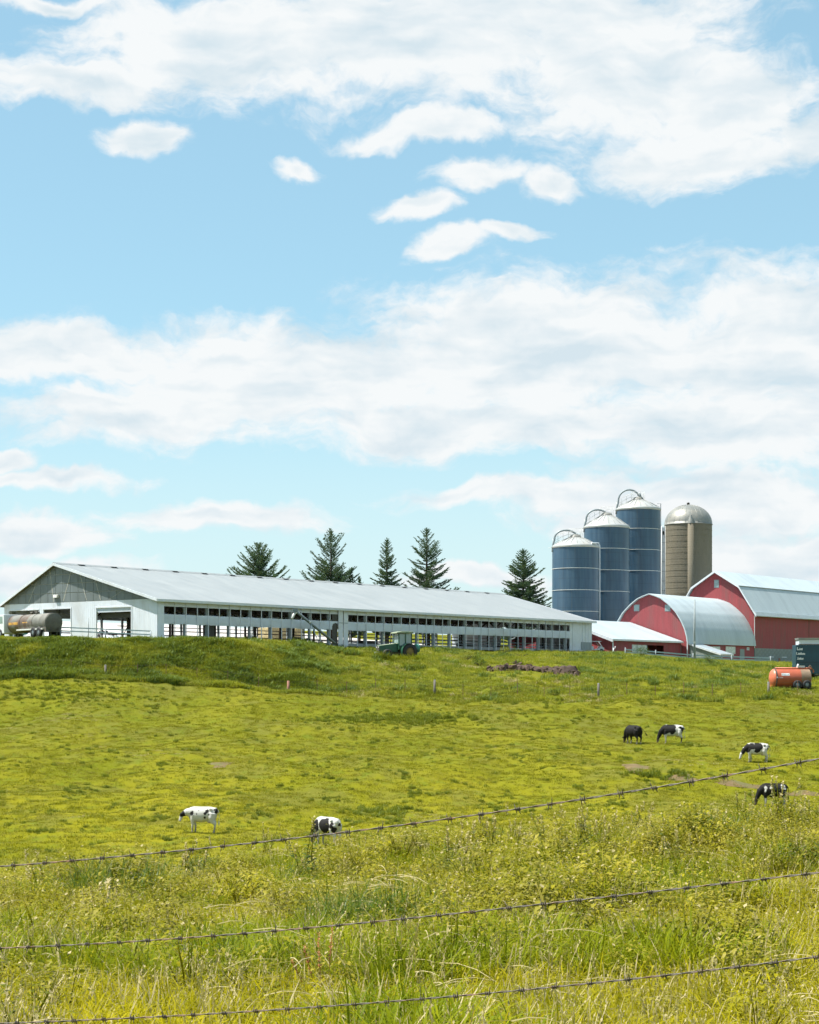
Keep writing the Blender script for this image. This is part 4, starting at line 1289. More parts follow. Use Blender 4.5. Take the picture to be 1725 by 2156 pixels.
for k in range(290):
    f = rnd.random()
    px = 1030 + 192 * f
    top_y = np.interp(f, [0, .1, .35, .55, .62, .8, .9, 1], [1411, 1404, 1399, 1404, 1407, 1405, 1404, 1419])
    bot_y = np.interp(f, [0, .1, .35, .55, .62, .8, .9, 1], [1415, 1414, 1412, 1415, 1418, 1422, 1424, 1426])
    h_f = (bot_y - top_y) / F_PX * 180
    g_ = hit(px, bot_y + rnd.uniform(-3, 1))
    back = rnd.random()
    s_ = rnd.uniform(.07, .24) if rnd.random() < .85 else rnd.uniform(.2, .34)
    loc = Vector((g_.x, g_.y + back * 1.6, gz(g_.x, g_.y + back * 1.6) + h_f * (1 - abs(2 * back - 1.0) ** 2) * rnd.uniform(.3, .85))) - pp
    link_mesh('clod', kinds[rnd.randrange(5)], dp, loc, (rnd.random() * 6, rnd.random() * 6, rnd.random() * 6), (s_ * rnd.uniform(.8, 1.5), s_, s_ * rnd.uniform(.6, 1)))
# body of the heap under the loose clods
mb = MB()
n = 30
ringv = []
for i in range(n + 1):
    f = i / n
    px = 1030 + 192 * f
    top_y = np.interp(f, [0, .1, .35, .55, .62, .8, .9, 1], [1411, 1404, 1399, 1404, 1407, 1405, 1404, 1419])
    bot_y = np.interp(f, [0, .1, .35, .55, .62, .8, .9, 1], [1415, 1414, 1412, 1415, 1418, 1422, 1424, 1426])
    h_f = (bot_y - top_y) / F_PX * 180 * .8 * (0 if i in (0, n) else 1) + .05
    g_ = hit(px, bot_y)
    for j in range(7):
        y = g_.y + j / 6 * 1.9
        jz = rnd.uniform(-.10, .12) if 0 < j < 6 else -.15
        ringv.append(Vector((g_.x + rnd.uniform(-.08, .08), y, gz(g_.x, y) + h_f * math.sin(j / 6 * math.pi) ** .8 + jz)) - pp)
mb.add(ringv, [(i * 7 + j, (i + 1) * 7 + j, (i + 1) * 7 + j + 1, i * 7 + j + 1) for i in range(n) for j in range(6)], 0, False)
mb.build('soil_core', M['clod'], dp)

# ---- orange slurry tanker at the right
op = hit(1663, 1451)
D = op.y
print('tanker', op)
ot = thing('slurry_tanker', 'orange slurry tanker with mud-caked rear standing in the pasture grass', 'tanker', op, .10)
Lw = 86 / F_PX * D
ro = 20.0 / F_PX * D
zc = 22.5 / F_PX * D
x0, x1 = -Lw / 2, Lw / 2
tk = MB().lathe([(ro * .985, x0 + .35), (ro, x0 + .42), (ro, x1 - Lw * .27)], 32, axis='x', centre=(0, 0, zc)).build('tank', M['orange'], ot)
MB().lathe([(ro * .998, x1 - Lw * .27), (ro * .995, x1 - .12)], 32, axis='x', centre=(0, 0, zc)).build('mud_caked_rear', M['orange_dirt'], tk)
MB().lathe([(ro * .995, x1 - .12), (ro * .8, x1 - .03), (.01, x1)], 32, axis='x', centre=(0, 0, zc)).build('rear_end', M['orange_dirt'], tk)
MB().lathe([(.01, x0 - .02), (ro * .45, x0 + .02), (ro * .8, x0 + .14), (ro * .95, x0 + .27), (ro * .985, x0 + .35)], 32, axis='x', centre=(0, 0, zc)).build('front_end', M['orange2'], tk)
MB().lathe([(ro + .002, x0 + .36), (ro + .05, x0 + .36), (ro + .05, x0 + .46), (ro + .002, x0 + .46)], 32, axis='x', centre=(0, 0, zc), smooth=False).build('dark_band', M['dark_wood'], tk)
MB().tube([(x0 + .45, -.15, zc + ro + .06), (x1 + .02, -.15, zc + ro + .05), (x1 + .30, -.15, zc + ro - .12), (x1 + .32, -.15, zc + ro - .35)], .07, 8).build('top_pipe', M['orange2'], ot)
mb = MB().box(x1 - Lw * .32, x1 - Lw * .14, -.25, .15, zc + ro + .12, zc + ro + .30).tube([(x1 - Lw * .30, -.1, zc + ro), (x1 - Lw * .30, -.1, zc + ro + .45)], .09, 8)
mb.build('top_hatch', M['letter'], ot)
MB().tube([(x1 - .3, -.2, zc + ro), (x1 - .05, -.25, zc + ro + .30), (x1 + .28, -.2, zc + ro - .1)], .05, 6).build('splash_arm', M['orange_dirt'], ot)
# worn maker's plate: pale block with a few dark strokes, and a small dash below
def on_tank(x, ang_, rr): return (x, -rr * math.cos(ang_), zc + rr * math.sin(ang_))
def strip(nm, xa, xb, a0, a1, rr, mat, par):
    n = 5
    vs = [on_tank(x, a0 + (a1 - a0) * i / n, rr) for i in range(n + 1) for x in (xa, xb)]
    return MB().add(vs, [(2 * i, 2 * i + 1, 2 * i + 3, 2 * i + 2) for i in range(n)], 0, True).build(nm, mat, par)
pl_ = strip('name_plate', x0 + Lw * .23, x0 + Lw * .43, .28, .55, ro + .006, M['white_paint'], tk)
for i, (f0, f1, g0, g1) in enumerate(((.25, .265, .34, .50), (.28, .31, .34, .37), (.28, .295, .34, .48), (.325, .34, .31, .45), (.355, .385, .36, .40), (.395, .41, .33, .46))):
    strip('letter_stroke', x0 + Lw * f0, x0 + Lw * f1, g0, g1, ro + .010, M['pipe'], pl_)
strip('pale_mark', x0 + Lw * .17, x0 + Lw * .26, .03, .09, ro + .006, M['letter'], tk)
strip('reflector', x0 + .36, x0 + .50, .02, .16, ro + .055, M['letter'], tk)
MB().box(x0 + .05, x0 + .55, -.30, .30, .12, .34).build('hitch', M['orange2'], ot)
MB().box(x0 + .3, x1 - .1, -.35, .35, .36, .50).build('frame', M['orange'], ot)
for x in (x1 - Lw * .38, x1 - Lw * .14):
    for y in (-.82, .82): wheel('wheel', .42, .34, ot, (x, y, .40))

# ---- dark blue trailer at the right edge with pale roof band and three rows of writing
np_ = P(1676, 1428, 206)
np_.z = gz(np_.x, np_.y)
nt = thing('blue_trailer', 'tall dark blue trailer with a pale roof band and white writing', 'trailer', np_, -.05)
ht = (1428 - 1359) / F_PX * 206
hb2 = (1428 - 1344) / F_PX * 206
MB().box(0, 9.5, 0, 2.6, .45, ht).build('body', M['navy'], nt, bevel=.04)
MB().box(.38, 9.5, .06, 2.5, ht + .003, hb2 - .25).build('roof_band', M['white_trim'], nt)
MB().box(.30, 9.6, -.02, 2.6, hb2 - .22, hb2).build('roof', M['galv'], nt)
MB().box(.30, 9.5, -.02, .055, ht + .003, ht + .10).build('roof_rail', M['wood'], nt)
MB().box(0, 9.5, -.02, -.002, ht * .47, ht * .47 + .04).build('side_seam', M['black'], nt)
for x in (1.2, 2.4):
    for y in (.2, 2.4): wheel('wheel', .5, .3, nt, (x, y, .5))
rnd = random.Random(3)
for j, (zz_, xs) in enumerate(((.84, ((.12, .05, .34), (.20, .16, .10), (.40, .05, .22), (.52, .12, .2), (.66, .05, .24))),
                              (.70, ((.03, .05, .30), (.10, .12, .07), (.26, .05, .22), (.36, .14, .2), (.54, .05, .28), (.64, .12, .18), (.80, .10, .2), (.93, .06, .16))),
                              (.55, ((.14, .14, .08), (.19, .05, .30), (.34, .05, .2), (.44, .12, .24), (.60, .12, .18), (.76, .05, .2))))):
    ln = None
    for (xx, ww, hh) in xs:
        o_ = MB().box(xx, xx + ww + .05, -.012, -.003, ht * zz_, ht * zz_ + hh).build('letter_stroke', M['letter'], nt)

# ---- plank fence in front of the red buildings, pole, cart
rail_fence('plank_fence', 'bluish plank fence running past the red barns', 'fence', [gp(1316, 226), gp(1380, 228.5), gp(1459, 231), gp(1540, 233), (P(1622, 1395, 235).x, 235, gz(P(1622, 1395, 235).x, 235))], (.28, .62), M['rail_blue'], M['post_grey'], 3.4, .95, rail_h=.17)
up = gp(1463, 229)
po = thing('utility_pole', 'tall bare grey utility pole before the round-roofed barn', 'pole', up)
hp = (HOR - 1262) / F_PX * 229 - up[2]
MB().tube([(0, 0, -.6), (-.04, 0, hp * .5), (0, 0, hp)], [.15, .125, .09], 10).build('pole', M['post_grey'], po)
MB().box(-.12, .12, -.18, -.12, hp * .28, hp * .28 + .3).build('meter_box', M['pale_pipe'], po)
cp = gp(1250, 233.2)
ct = thing('utility_cart', 'small white utility cart parked at the far corner of the white barn', 'cart', cp, .2)
MB().box(-.9, .9, -.55, .55, 1.45, 1.53).build('canopy', M['white_paint'], ct)
for (xa, xb) in ((-.85, -.75), (.55, .95)):
    for y in (-.5, .5): MB().tube([(xa if xa < 0 else xb + .25, y, .5), (xa if xa < 0 else xa - .05, y, 1.45)], .05, 6).build('canopy_post', M['white_paint'], ct)
MB().prism([(-1.1, .35), (1.25, .35), (1.3, .65), (.8, .85), (.5, .5), (-.1, .5), (-.15, .85), (-1.1, .85)], 'y', -.55, .55).build('body', M['white_paint'], ct, bevel=.04)
for x in (-.8, .9):
    for y in (-.5, .5): wheel('wheel', .26, .18, ct, (x, y, .26))
wp = gp(1292, 229)
t = thing('white_hydrant_post', 'short white post with a fitting at the corner of the red shed', 'post', wp)
MB().tube([(0, 0, -.3), (0, 0, .75)], .08, 8).build('post', M['white_trim'], t)
MB().tube([(0, 0, .6), (.2, -.05, .72), (.22, -.05, .95)], .06, 6).build('fitting', M['white_trim'], t)

# ---- pasture fence along the foot of the slope
FD = 160.0
fx = [(222, 'w', 1.05), (607, 'r', 1.15), (915, 'w', 1.25), (1260, 'w', 1.15), (1618, 'w', 1.05)]
f0 = Vector(gp(222, FD))
pf = thing('pasture_fence', 'thin wire fence on wooden and steel posts across the pasture', 'fence', f0)
tops = []
for px, kd, h_ in fx:
    p = Vector(gp(px, FD)) - f0
    rr = .11 if kd == 'w' else .125
    o_ = MB().tube([(p.x, p.y, p.z - .5), (p.x + .02, p.y, p.z + h_)], [rr, rr * .92], 9).build('wooden_post', M['wood'] if kd == 'w' else M['red_wood'], pf)
    if kd == 'w': MB().tube([(p.x + .02, p.y, p.z + h_ + .003), (p.x + .02, p.y, p.z + h_ + .05)], [rr * .94, rr * .7], 9).build('post_top', M['post_grey'], o_)
stp = None
allp = [(-60, 0), (80, 0), (150, 0)] + [(x, 0) for x in (290, 350, 415, 480, 545, 668, 730, 791, 853, 975, 1034, 1090, 1146, 1200, 1320, 1380, 1440, 1500, 1560, 1680, 1740)]
for px, _ in allp:
    p = Vector(gp(px, FD)) - f0
    MB().box(p.x - .022, p.x + .022, p.y - .022, p.y + .022, p.z - .4, p.z + 1.15).build('steel_post', M['red_wood'], pf)
xs_ = sorted([a_[0] for a_ in fx] + [a_[0] for a_ in allp])
for z in (.35, .7, 1.02):
    MB().tube([Vector(gp(px, FD)) - f0 + Vector((0, -.03, z)) for px in xs_], .006, 4).build('fence_wire', M['barb'], pf)


# ------------------------------------------------------------------ cows
def cow_material(name, base, dark):
    m_, t = new_mat(name)
    at = t.node('ShaderNodeAttribute'); at.attribute_name = 'coat'
    tc_ = t.node('ShaderNodeTexCoord')
    n_a = t.noise(tc_.outputs['Object'], 14, 5, .6)
    c = t.mix(at.outputs['Fac'], base + (1,), dark + (1,))
    c = t.mix(t.lin(n_a, .3, .7, 0, .07), c, (0.13, 0.10, 0.07, 1), 'MIX')
    sz_ = t.node('ShaderNodeSeparateXYZ'); t.put(sz_.inputs[0], tc_.outputs['Object'])
    mud = t.m('MULTIPLY', t.smooth(t.m('MULTIPLY_ADD', n_a, .5, sz_.outputs[2]), .35, .75, 1.0, 0.0), .65)
    c = t.mix(mud, c, (0.16, 0.12, 0.075, 1))
    c2 = t.node('ShaderNodeAttribute'); c2.attribute_name = 'skin'
    c = t.mix(c2.outputs['Fac'], c, (0.42, 0.25, 0.20, 1))
    p = t.node('ShaderNodeBsdfPrincipled')
    t.put(p.inputs['Base Color'], c); p.inputs['Roughness'].default_value = .7; p.inputs['Specular IOR Level'].default_value = .15
    b = t.node('ShaderNodeBump'); b.inputs['Distance'].default_value = .02
    t.put(b.inputs['Height'], n_a); t.put(p.inputs['Normal'], b.outputs[0])
    o = t.node('ShaderNodeOutputMaterial'); t.put(o.inputs[0], p.outputs[0])
    return m_


M['cow'] = cow_material('holstein_coat', (0.50, 0.49, 0.46), (0.010, 0.010, 0.011))


def build_cow(label, px, py, D, rotz, head, spots, size=1.0, tail_swing=0.0, base_black=False, step=0.0):
    """facing -x before rotation; spots = (x, y, z, radius) of the other colour; y None = both sides"""
    mb = MB()
    sec = [(.86, 1.13, .05, .06), (.83, 1.08, .15, .16), (.74, 1.04, .23, .25), (.58, 1.0, .275, .31), (.30, .95, .305, .35), (0, .91, .33, .385), (-.28, .915, .315, .375), (-.52, .95, .27, .35), (-.70, .99, .205, .29), (-.82, 1.02, .15, .20), (-.88, 1.04, .05, .07)]
    n = 16
    vs, fs = [], []
    for (x, z, ry, rz) in sec:
        for j in range(n):
            a = 2 * math.pi * j / n
            cz_, sy_ = math.cos(a), math.sin(a)
            flat = 1.0 if cz_ < 0 else .93
            vs.append((x, ry * (abs(sy_) ** .85) * (1 if sy_ >= 0 else -1), z + rz * cz_ * flat))
    for i in range(len(sec) - 1):
        for j in range(n): fs.append((i * n + j, i * n + (j + 1) % n, (i + 1) * n + (j + 1) % n, (i + 1) * n + j))
    fs.append(tuple(range(n))); fs.append(tuple((len(sec) - 1) * n + j for j in range(n - 1, -1, -1)))
    mb.add(vs, fs)
    # spine, hips
    mb.tube([(.80, 0, 1.21), (.4, 0, 1.27), (-.1, 0, 1.265), (-.5, 0, 1.27), (-.7, 0, 1.22)], [.07, .08, .08, .085, .08], 8)
    for s_ in (-1, 1): mb.ball((.52, s_ * .22, 1.20), (.10, .08, .08), 8)
    # legs
    for i, s_ in enumerate((-1, 1)):
        dx = step * (1 if i else -1)
        mb.tube([(-.50, s_ * .15, .92), (-.52 + dx * .3, s_ * .17, .68), (-.50 + dx * .6, s_ * .165, .43), (-.50 + dx, s_ * .165, .38), (-.50 + dx * 1.1, s_ * .165, .13), (-.53 + dx * 1.1, s_ * .165, .05), (-.55 + dx * 1.1, s_ * .165, .0)], [.16, .125, .068, .064, .045, .058, .062], 10)
        mb.tube([(.60, s_ * .15, 1.0), (.56, s_ * .19, .76), (.58 - dx * .4, s_ * .19, .60), (.72 - dx * .7, s_ * .18, .45), (.70 - dx * .9, s_ * .18, .36), (.67 - dx, s_ * .18, .13), (.64 - dx, s_ * .18, .05), (.62 - dx, s_ * .18, .0)], [.22, .19, .14, .075, .062, .046, .058, .062], 10)
    # neck and head
    (n1, n2, poll, muz) = head
    mb.tube([(-.62, 0, 1.04), n1, n2, poll], [.25, .19, .145, .12], 12)
    p, q = Vector(poll), Vector(muz)
    d = (q - p)
    mb.tube([p - d * .12, p + d * .05, p + d * .3, p + d * .62, p + d * .88, q], [.07, .118, .112, .085, .078, .055], 12)
    up_ = Vector((0, 1, 0)).cross(d).normalized()
    if up_.z < 0 and abs(d.x) > abs(d.z): up_ = -up_
    for s_ in (-1, 1):
        e = p + d * .05 + Vector((0, s_ * .17, 0)) + up_ * .03
        mb.tube([p + d * .05 + Vector((0, s_ * .07, .02)), e, e + Vector((0, s_ * .09, -.03))], [.035, .05, .015], 8)
    # brisket, udder, tail
    mb.ball((-.62, 0, .80), (.17, .13, .2), 10)
    mb.ball((.40, 0, .60), (.17, .15, .12), 10)
    ts = tail_swing
    mb.tube([(.84, 0, 1.17), (.92, ts * .3, 1.10), (.95, ts * .7, .85 + abs(ts) * .25), (.93, ts, .6 + abs(ts) * .5)], [.04, .032, .024, .02], 6)
    mb.tube([(.93, ts, .6 + abs(ts) * .5), (.93, ts * 1.25, .46 + abs(ts) * .5), (.92, ts * 1.4, .34 + abs(ts) * .5)], [.03, .05, .01], 6)
    tmp = mb.build('cow_raw', M['cow'])
    r_m = tmp.modifiers.new('remesh', 'REMESH'); r_m.mode = 'VOXEL'; r_m.voxel_size = .026; r_m.use_smooth_shade = True
    s_m = tmp.modifiers.new('smooth', 'SMOOTH'); s_m.factor = .5; s_m.iterations = 3
    dg = bpy.context.evaluated_depsgraph_get()
    me_ = bpy.data.meshes.new_from_object(tmp.evaluated_get(dg))
    raw = tmp.data
    bpy.data.objects.remove(tmp); bpy.data.meshes.remove(raw)
    co = np.empty(len(me_.vertices) * 3); me_.vertices.foreach_get('co', co); co = co.reshape(-1, 3)
    wob = .10 * fbm(co[:, 0] * 5, co[:, 2] * 5 + co[:, 1] * 3, int(px), 3)
    val = np.zeros(len(co))
    for (sx, sy, sz, sr) in spots:
        dy = 0 if sy is None else (co[:, 1] - sy) * .8
        dd = np.sqrt((co[:, 0] - sx) ** 2 + dy ** 2 + (co[:, 2] - sz) ** 2) + wob
        val = np.maximum(val, np.clip((sr - dd) / .02, 0, 1))
    if base_black: val = 1 - val
    a = me_.attributes.new('coat', 'FLOAT', 'POINT'); a.data.foreach_set('value', val)
    sk = np.clip((.13 - np.sqrt((co[:, 0] - .40) ** 2 + (co[:, 1] * .8) ** 2 + ((co[:, 2] - .56) * 1.1) ** 2)) / .05, 0, 1)
    q_ = np.array(muz)
    sk = np.maximum(sk, .5 * np.clip((.09 - np.sqrt(((co - q_) ** 2).sum(1))) / .04, 0, 1))
    a = me_.attributes.new('skin', 'FLOAT', 'POINT'); a.data.foreach_set('value', sk)
    me_.materials.clear(); me_.materials.append(M['cow'])
    me_.name = 'cow'
    x = (px - CX) / F_PX * D
    o = link_mesh('cow', me_, None, (x, D, gz(x, D) + .0), (0, 0, rotz), (size, size * 1.05, size * 1.10))
    tag(o, label, 'cow', 'cows grazing in the pasture')
    return o


GRAZE = ((-.88, 0, .84), (-1.00, 0, .58), (-1.06, 0, .47), (-1.14, 0, .05))
HALF = ((-.93, -.04, 1.04), (-1.06, -.10, .98), (-1.14, -.13, .98), (-1.27, -.20, .58))
LOW = ((-.90, 0, .88), (-1.05, -.03, .68), (-1.12, -.05, .60), (-1.27, -.10, .23))


def cow_at(px, py):
    return hit(px, py, 60).y


B_SPOTS = [(.30, -.3, 1.13, .12), (.22, -.3, 1.02, .07), (.50, -.25, 1.22, .05), (.80, -.1, 1.08, .15), (.72, -.2, 1.18, .09), (-.55, -.25, 1.02, .11), (-.28, -.32, .98, .045), (.18, -.32, .80, .06), (.05, -.32, 1.15, .07), (-.15, -.3, 1.18, .06), (.45, -.28, .95, .07), (-1.12, None, 1.0, .17), (-1.04, -.15, .90, .10), (.1, .3, 1.1, .2), (-.4, .3, 1.0, .16)]
build_cow('mostly white cow with a few small black spots, standing side-on nearest the front', 427, 1754, cow_at(427, 1754), -.12, HALF, B_SPOTS, .89, step=.05)
build_cow('black and white cow half hidden by weeds behind the top wire', 690, 1781, cow_at(690, 1781), -.75, GRAZE, [(-.62, None, .92, .30), (-.2, -.3, 1.2, .16), (-.1, -.28, 1.05, .26), (.15, -.3, .85, .34), (.60, -.25, .95, .16), (.72, -.2, .80, .16), (.85, .0, 1.0, .12), (.1, .3, 1.0, .4), (-1.2, None, .5, .4), (.1, -.25, 1.05, .3)], .90)
build_cow('nearly all black cow seen from behind with its tail swung out', 1334, 1567, cow_at(1334, 1567), -1.02, GRAZE, [(-.5, None, .05, .22), (.66, None, .02, .16), (.93, .7, .75, .20), (.45, None, .52, .12)], .96, tail_swing=.42, base_black=True)
build_cow('grazing cow with black front half and white hindquarters, beside the all-black cow', 1416, 1567, cow_at(1416, 1567), -.15, GRAZE, [(-.62, None, 1.0, .36), (-.2, None, 1.08, .36), (.05, None, .92, .25), (.10, None, 1.18, .18), (-.1, None, .75, .1), (-1.05, None, .7, .3), (-1.3, None, .3, .3), (.62, -.2, 1.13, .12), (.76, None, 1.02, .16), (.80, None, .80, .13), (.70, None, .3, .16)], .98)
build_cow('grazing cow with a white face and black saddle over white legs', 1594, 1606, cow_at(1594, 1606), -.20, LOW, [(-.70, None, 1.0, .30), (-.35, None, 1.12, .24), (0, None, 1.14, .26), (.28, None, 1.10, .22), (.10, None, .92, .22), (-.05, -.3, .80, .1), (.55, -.2, 1.16, .12), (.85, 0, 1.1, .10), (-1.0, None, .80, .22), (.78, None, .95, .08)], .90, step=.06)
build_cow('black cow with small white patches at the edge of the tall weeds, right side', 1629, 1699, cow_at(1629, 1699), -.08, GRAZE, [(-.50, -.2, 1.06, .12), (-.52, -.25, .90, .08), (-.18, -.3, 1.1, .07), (.56, -.2, 1.16, .13), (.66, -.2, 1.0, .10), (-.5, None, .2, .3), (.66, None, .25, .3)], .92, base_black=True)

# ------------------------------------------------------------------ barbed wire in front
def wire_curve(pts, n=90):
    xs = np.array([p[0] for p in pts], float); ys = np.array([p[1] for p in pts], float)
    px = np.linspace(-560, 2330, n)
    c = np.polyfit(xs, ys, 3)
    py = np.polyval(c, np.clip(px, -40, 1765))
    s0 = np.polyval(np.polyder(c), -40); s1_ = np.polyval(np.polyder(c), 1765)
    py = py + np.where(px < -40, (px + 40) * s0, 0) + np.where(px > 1765, (px - 1765) * s1_, 0)
    D = np.interp(px, [-560, 0, 1725, 2330], [7.42, 7.05, 5.95, 5.62])
    return [P(a, b, d) for a, b, d in zip(px, py, D)]


WIRES = [
    ('upper', [(0, 1824), (360, 1795), (520, 1777), (660, 1757), (760, 1749), (1010, 1715), (1200, 1687), (1400, 1655), (1560, 1628), (1725, 1597)]),
    ('middle', [(0, 1997), (300, 1980), (500, 1966), (740, 1946), (1000, 1921), (1300, 1885), (1500, 1862), (1725, 1838)]),
    ('lower', [(0, 2155), (312, 2141), (460, 2135), (690, 2119), (862, 2104), (1107, 2085), (1373, 2056), (1463, 2047), (1725, 2014)]),
]
curves = [wire_curve(w_[1]) for w_ in WIRES]
bf = thing('barbed_wire_fence', 'three strands of rusty barbed wire crossing the front of the field', 'fence', (curves[0][0].x, curves[0][0].y, gz(curves[0][0].x, curves[0][0].y)))
O = bf.location.copy()
barb_me = None
rnd = random.Random(12)
for (nm, _), c in zip(WIRES, curves):
    # resample evenly
    seg = [0.0]
    for a, b in zip(c[:-1], c[1:]): seg.append(seg[-1] + (b - a).length)
    tot = seg[-1]
    cx_ = [np.interp(np.linspace(0, tot, 620), seg, [p[k] for p in c]) for k in range(3)]
    line = [Vector((cx_[0][i], cx_[1][i], cx_[2][i])) - O for i in range(620)]
    mb = MB()
    tdir = (line[-1] - line[0]).normalized()
    n1 = tdir.cross(Vector((0, 0, 1))).normalized(); n2 = n1.cross(tdir)
    for ph in (0, math.pi):
        pts = []
        for i, p in enumerate(line):
            a = ph + tot * i / 619 / .068 * 2 * math.pi * .5
            pts.append(p + (n1 * math.cos(a) + n2 * math.sin(a)) * .0020)
        mb.tube(pts, .0017, 6, caps=True)
    strand = mb.build('wire_strand', M['wire'], bf)
    if barb_me is None:
        b_ = MB()
        for k in range(10): pass
        b_.tube([(math.sin(i / 3) * .0 + (i - 9) * .0011, .0062 * math.cos(i * 1.0), .0062 * math.sin(i * 1.0)) for i in range(19)], .0016, 5)
        b_.tube([(-.010, .006, .0), (-.012, .012, .007), (-.014, .020, .016)], [.0016, .0016, .0003], 5)
        b_.tube([(.010, -.006, .0), (.012, -.012, .007), (.013, -.018, .017)], [.0016, .0016, .0003], 5)
        b_.tube([(-.005, .0, -.006), (-.008, .004, -.014), (-.010, .007, -.021)], [.0016, .0016, .0003], 5)
        b_.tube([(.004, .0, -.006), (.007, -.004, -.013), (.010, -.006, -.021)], [.0016, .0016, .0003], 5)
        barb_me = b_.mesh('barb', M['barb'])
    s_ = rnd.uniform(.02, .1)
    while s_ < tot:
        i = int(s_ / tot * 619)
        d = (line[min(i + 1, 619)] - line[max(i - 1, 0)]).normalized()
        rot = d.to_track_quat('X', 'Z').to_euler()
        rot.rotate_axis('X', rnd.uniform(-.9, .9))
        link_mesh('barb', barb_me, strand, line[i], rot)
        s_ += .128 * rnd.uniform(.94, 1.06)
# its posts stand just outside the picture
for c_i in (4, -5):
    p = (curves[0][c_i] + Vector((0, .08, 0))) - O
    z0 = gz(curves[0][c_i].x, curves[0][c_i].y) - O.z
    MB().tube([(p.x, p.y, z0 - .5), (p.x, p.y, p.z + .12)], [.06, .052], 10).build('wooden_post', M['wood'], bf)


# ------------------------------------------------------------------ conifers
M['needle'] = leafy('dark_needles', (0.028, 0.066, 0.044), (0.066, 0.124, 0.068), None, 0, .22, .55, .6)


def conifer(label, px, ytop, D, height, wpx, seed, density=1.0, up=0.25, droop=0.0, lean=0.0, ragged=.3):
    rnd = random.Random(seed)
    x = (px - CX) / F_PX * D
    ztop = (HOR - ytop) / F_PX * D
    zb = ztop - height
    g_ = gz(x, D)
    zb = min(zb, g_ - .2)
    height = ztop - zb
    Rm = wpx / 2 / F_PX * D
    t = thing('conifer_tree', label, 'tree', (x, D, zb), rnd.random() * 6)
    r0 = height * .016 + .08
    MB().tube([(0, 0, 0), (.03, .02, height * .4), (0, .03, height * .75), (0, 0, height)], [r0, r0 * .75, r0 * .35, .02], 8).build('trunk', M['bark'], t)
    wood, leaf = MB(), MB()

    def spray(p, d, L_):
        """a twig: flat fan of needle blades along d"""
        side = d.cross(Vector((0, 0, 1)))
        if side.length < .05: side = Vector((1, 0, 0))
        side.normalize()
        nn = max(2, int(L_ / .11))
        for i in range(nn):
            q = p + d * (L_ * (i + rnd.random()) / nn)
            w_ = .09 + .08 * rnd.random()
            for s_ in (-1, 1):
                e = (d * .7 + side * s_ * rnd.uniform(.45, .95) + Vector((0, 0, rnd.uniform(-.25, .35)))).normalized() * rnd.uniform(.15, .30)
                nrm = Vector((0, 0, w_)) if rnd.random() < .6 else side * w_
                leaf.add([q - nrm * .5, q + nrm * .5, q + e], [(0, 1, 2)])

    z = height * .10
    while z < height * .985:
        f = 1 - z / height
        Lb = Rm * (f ** .72) * 1.05
        nbr = rnd.randint(4, 6) if f > .12 else 4
        off = rnd.random() * 6.28
        for k in range(nbr):
            if rnd.random() > density + .05: continue
            a = off + 2 * math.pi * k / nbr + rnd.uniform(-.3, .3)
            l_ = Lb * rnd.uniform(1 - ragged * 1.2, 1 + ragged * .45)
            if l_ < .15: l_ = .15
            rise = up * rnd.uniform(.5, 1.4) + (.55 * (1 - f) if f < .3 else 0)
            pts = []
            n = 6
            for i in range(n + 1):
                s_ = i / n
                h_ = l_ * (rise * s_ - droop * s_ * s_ + .22 * s_ ** 3)
                pts.append(Vector((math.cos(a) * l_ * s_, math.sin(a) * l_ * s_, z + h_)))
            wood.tube(pts[::2] + ([pts[-1]] if n % 2 else []), [.05 * f + .015, .035 * f + .01, .02 * f + .008, .006][:len(pts[::2])], 4, smooth=True)
            steps = max(3, int(l_ / .22))
            for i in range(steps):
                s_ = .16 + .84 * (i + rnd.random() * .6) / steps
                if s_ > 1: s_ = 1
                fi = min(int(s_ * n), n - 1)
                p = pts[fi].lerp(pts[fi + 1], s_ * n - fi)
                d = (pts[fi + 1] - pts[fi]).normalized()
                for sg in (-1, 1):
                    sd_ = Vector((-math.sin(a), math.cos(a), 0)) * sg
                    dd = (d * .8 + sd_ * rnd.uniform(.5, .9) + Vector((0, 0, rnd.uniform(-.18, .15)))).normalized()
                    spray(p, dd, min(.95, l_ * .30) * rnd.uniform(.6, 1.2) * (1.15 - s_ * .55))
            spray(pts[-2], (pts[-1] - pts[-2]).normalized(), .3)
        z += rnd.uniform(.26, .50) * (1.25 - density * .4)
    for k in range(14):
        spray(Vector((0, 0, height * (.93 + .006 * k - .01))), Vector((rnd.uniform(-.7, .7), rnd.uniform(-.7, .7), 1)).normalized(), .35)
    wood.build('branches', M['bark'], t)
    leaf.build('crown', M['needle'], t)
    return t


conifer('bushy round-topped conifer behind the white barn, leftmost of the row', 545, 1147, 288, 12.5, 180, 1, .92, .60, .15, ragged=.35)
conifer('tall conifer with wide layered branches, second from the left behind the barn', 697, 1116, 286, 14.5, 172, 2, .66, .45, .05, ragged=.38)
conifer('slim dense conifer between two taller ones behind the barn', 815, 1137, 290, 13.2, 116, 3, .86, .25, .1, ragged=.4)
conifer('tallest open-branched conifer above the middle of the barn roof', 899, 1114, 292, 15.0, 162, 4, .62, .35, .1, ragged=.42)
conifer('dense dark spruce above the far end of the barn, nearest the silos', 1102, 1158, 285, 13.0, 176, 5, .92, .15, .12, ragged=.3)
conifer('small young conifer at the foot of the layered conifer', 738, 1199, 289, 8.0, 66, 6, .9, .4, .1)
conifer('tiny conifer tip peeping over the barn roof', 757, 1217, 292, 7.0, 26, 7, .8, .3, .1)
conifer('conifer at the right picture edge above the gambrel barn roof', 1746, 1172, 330, 17.0, 70, 8, .8, .3, .1)


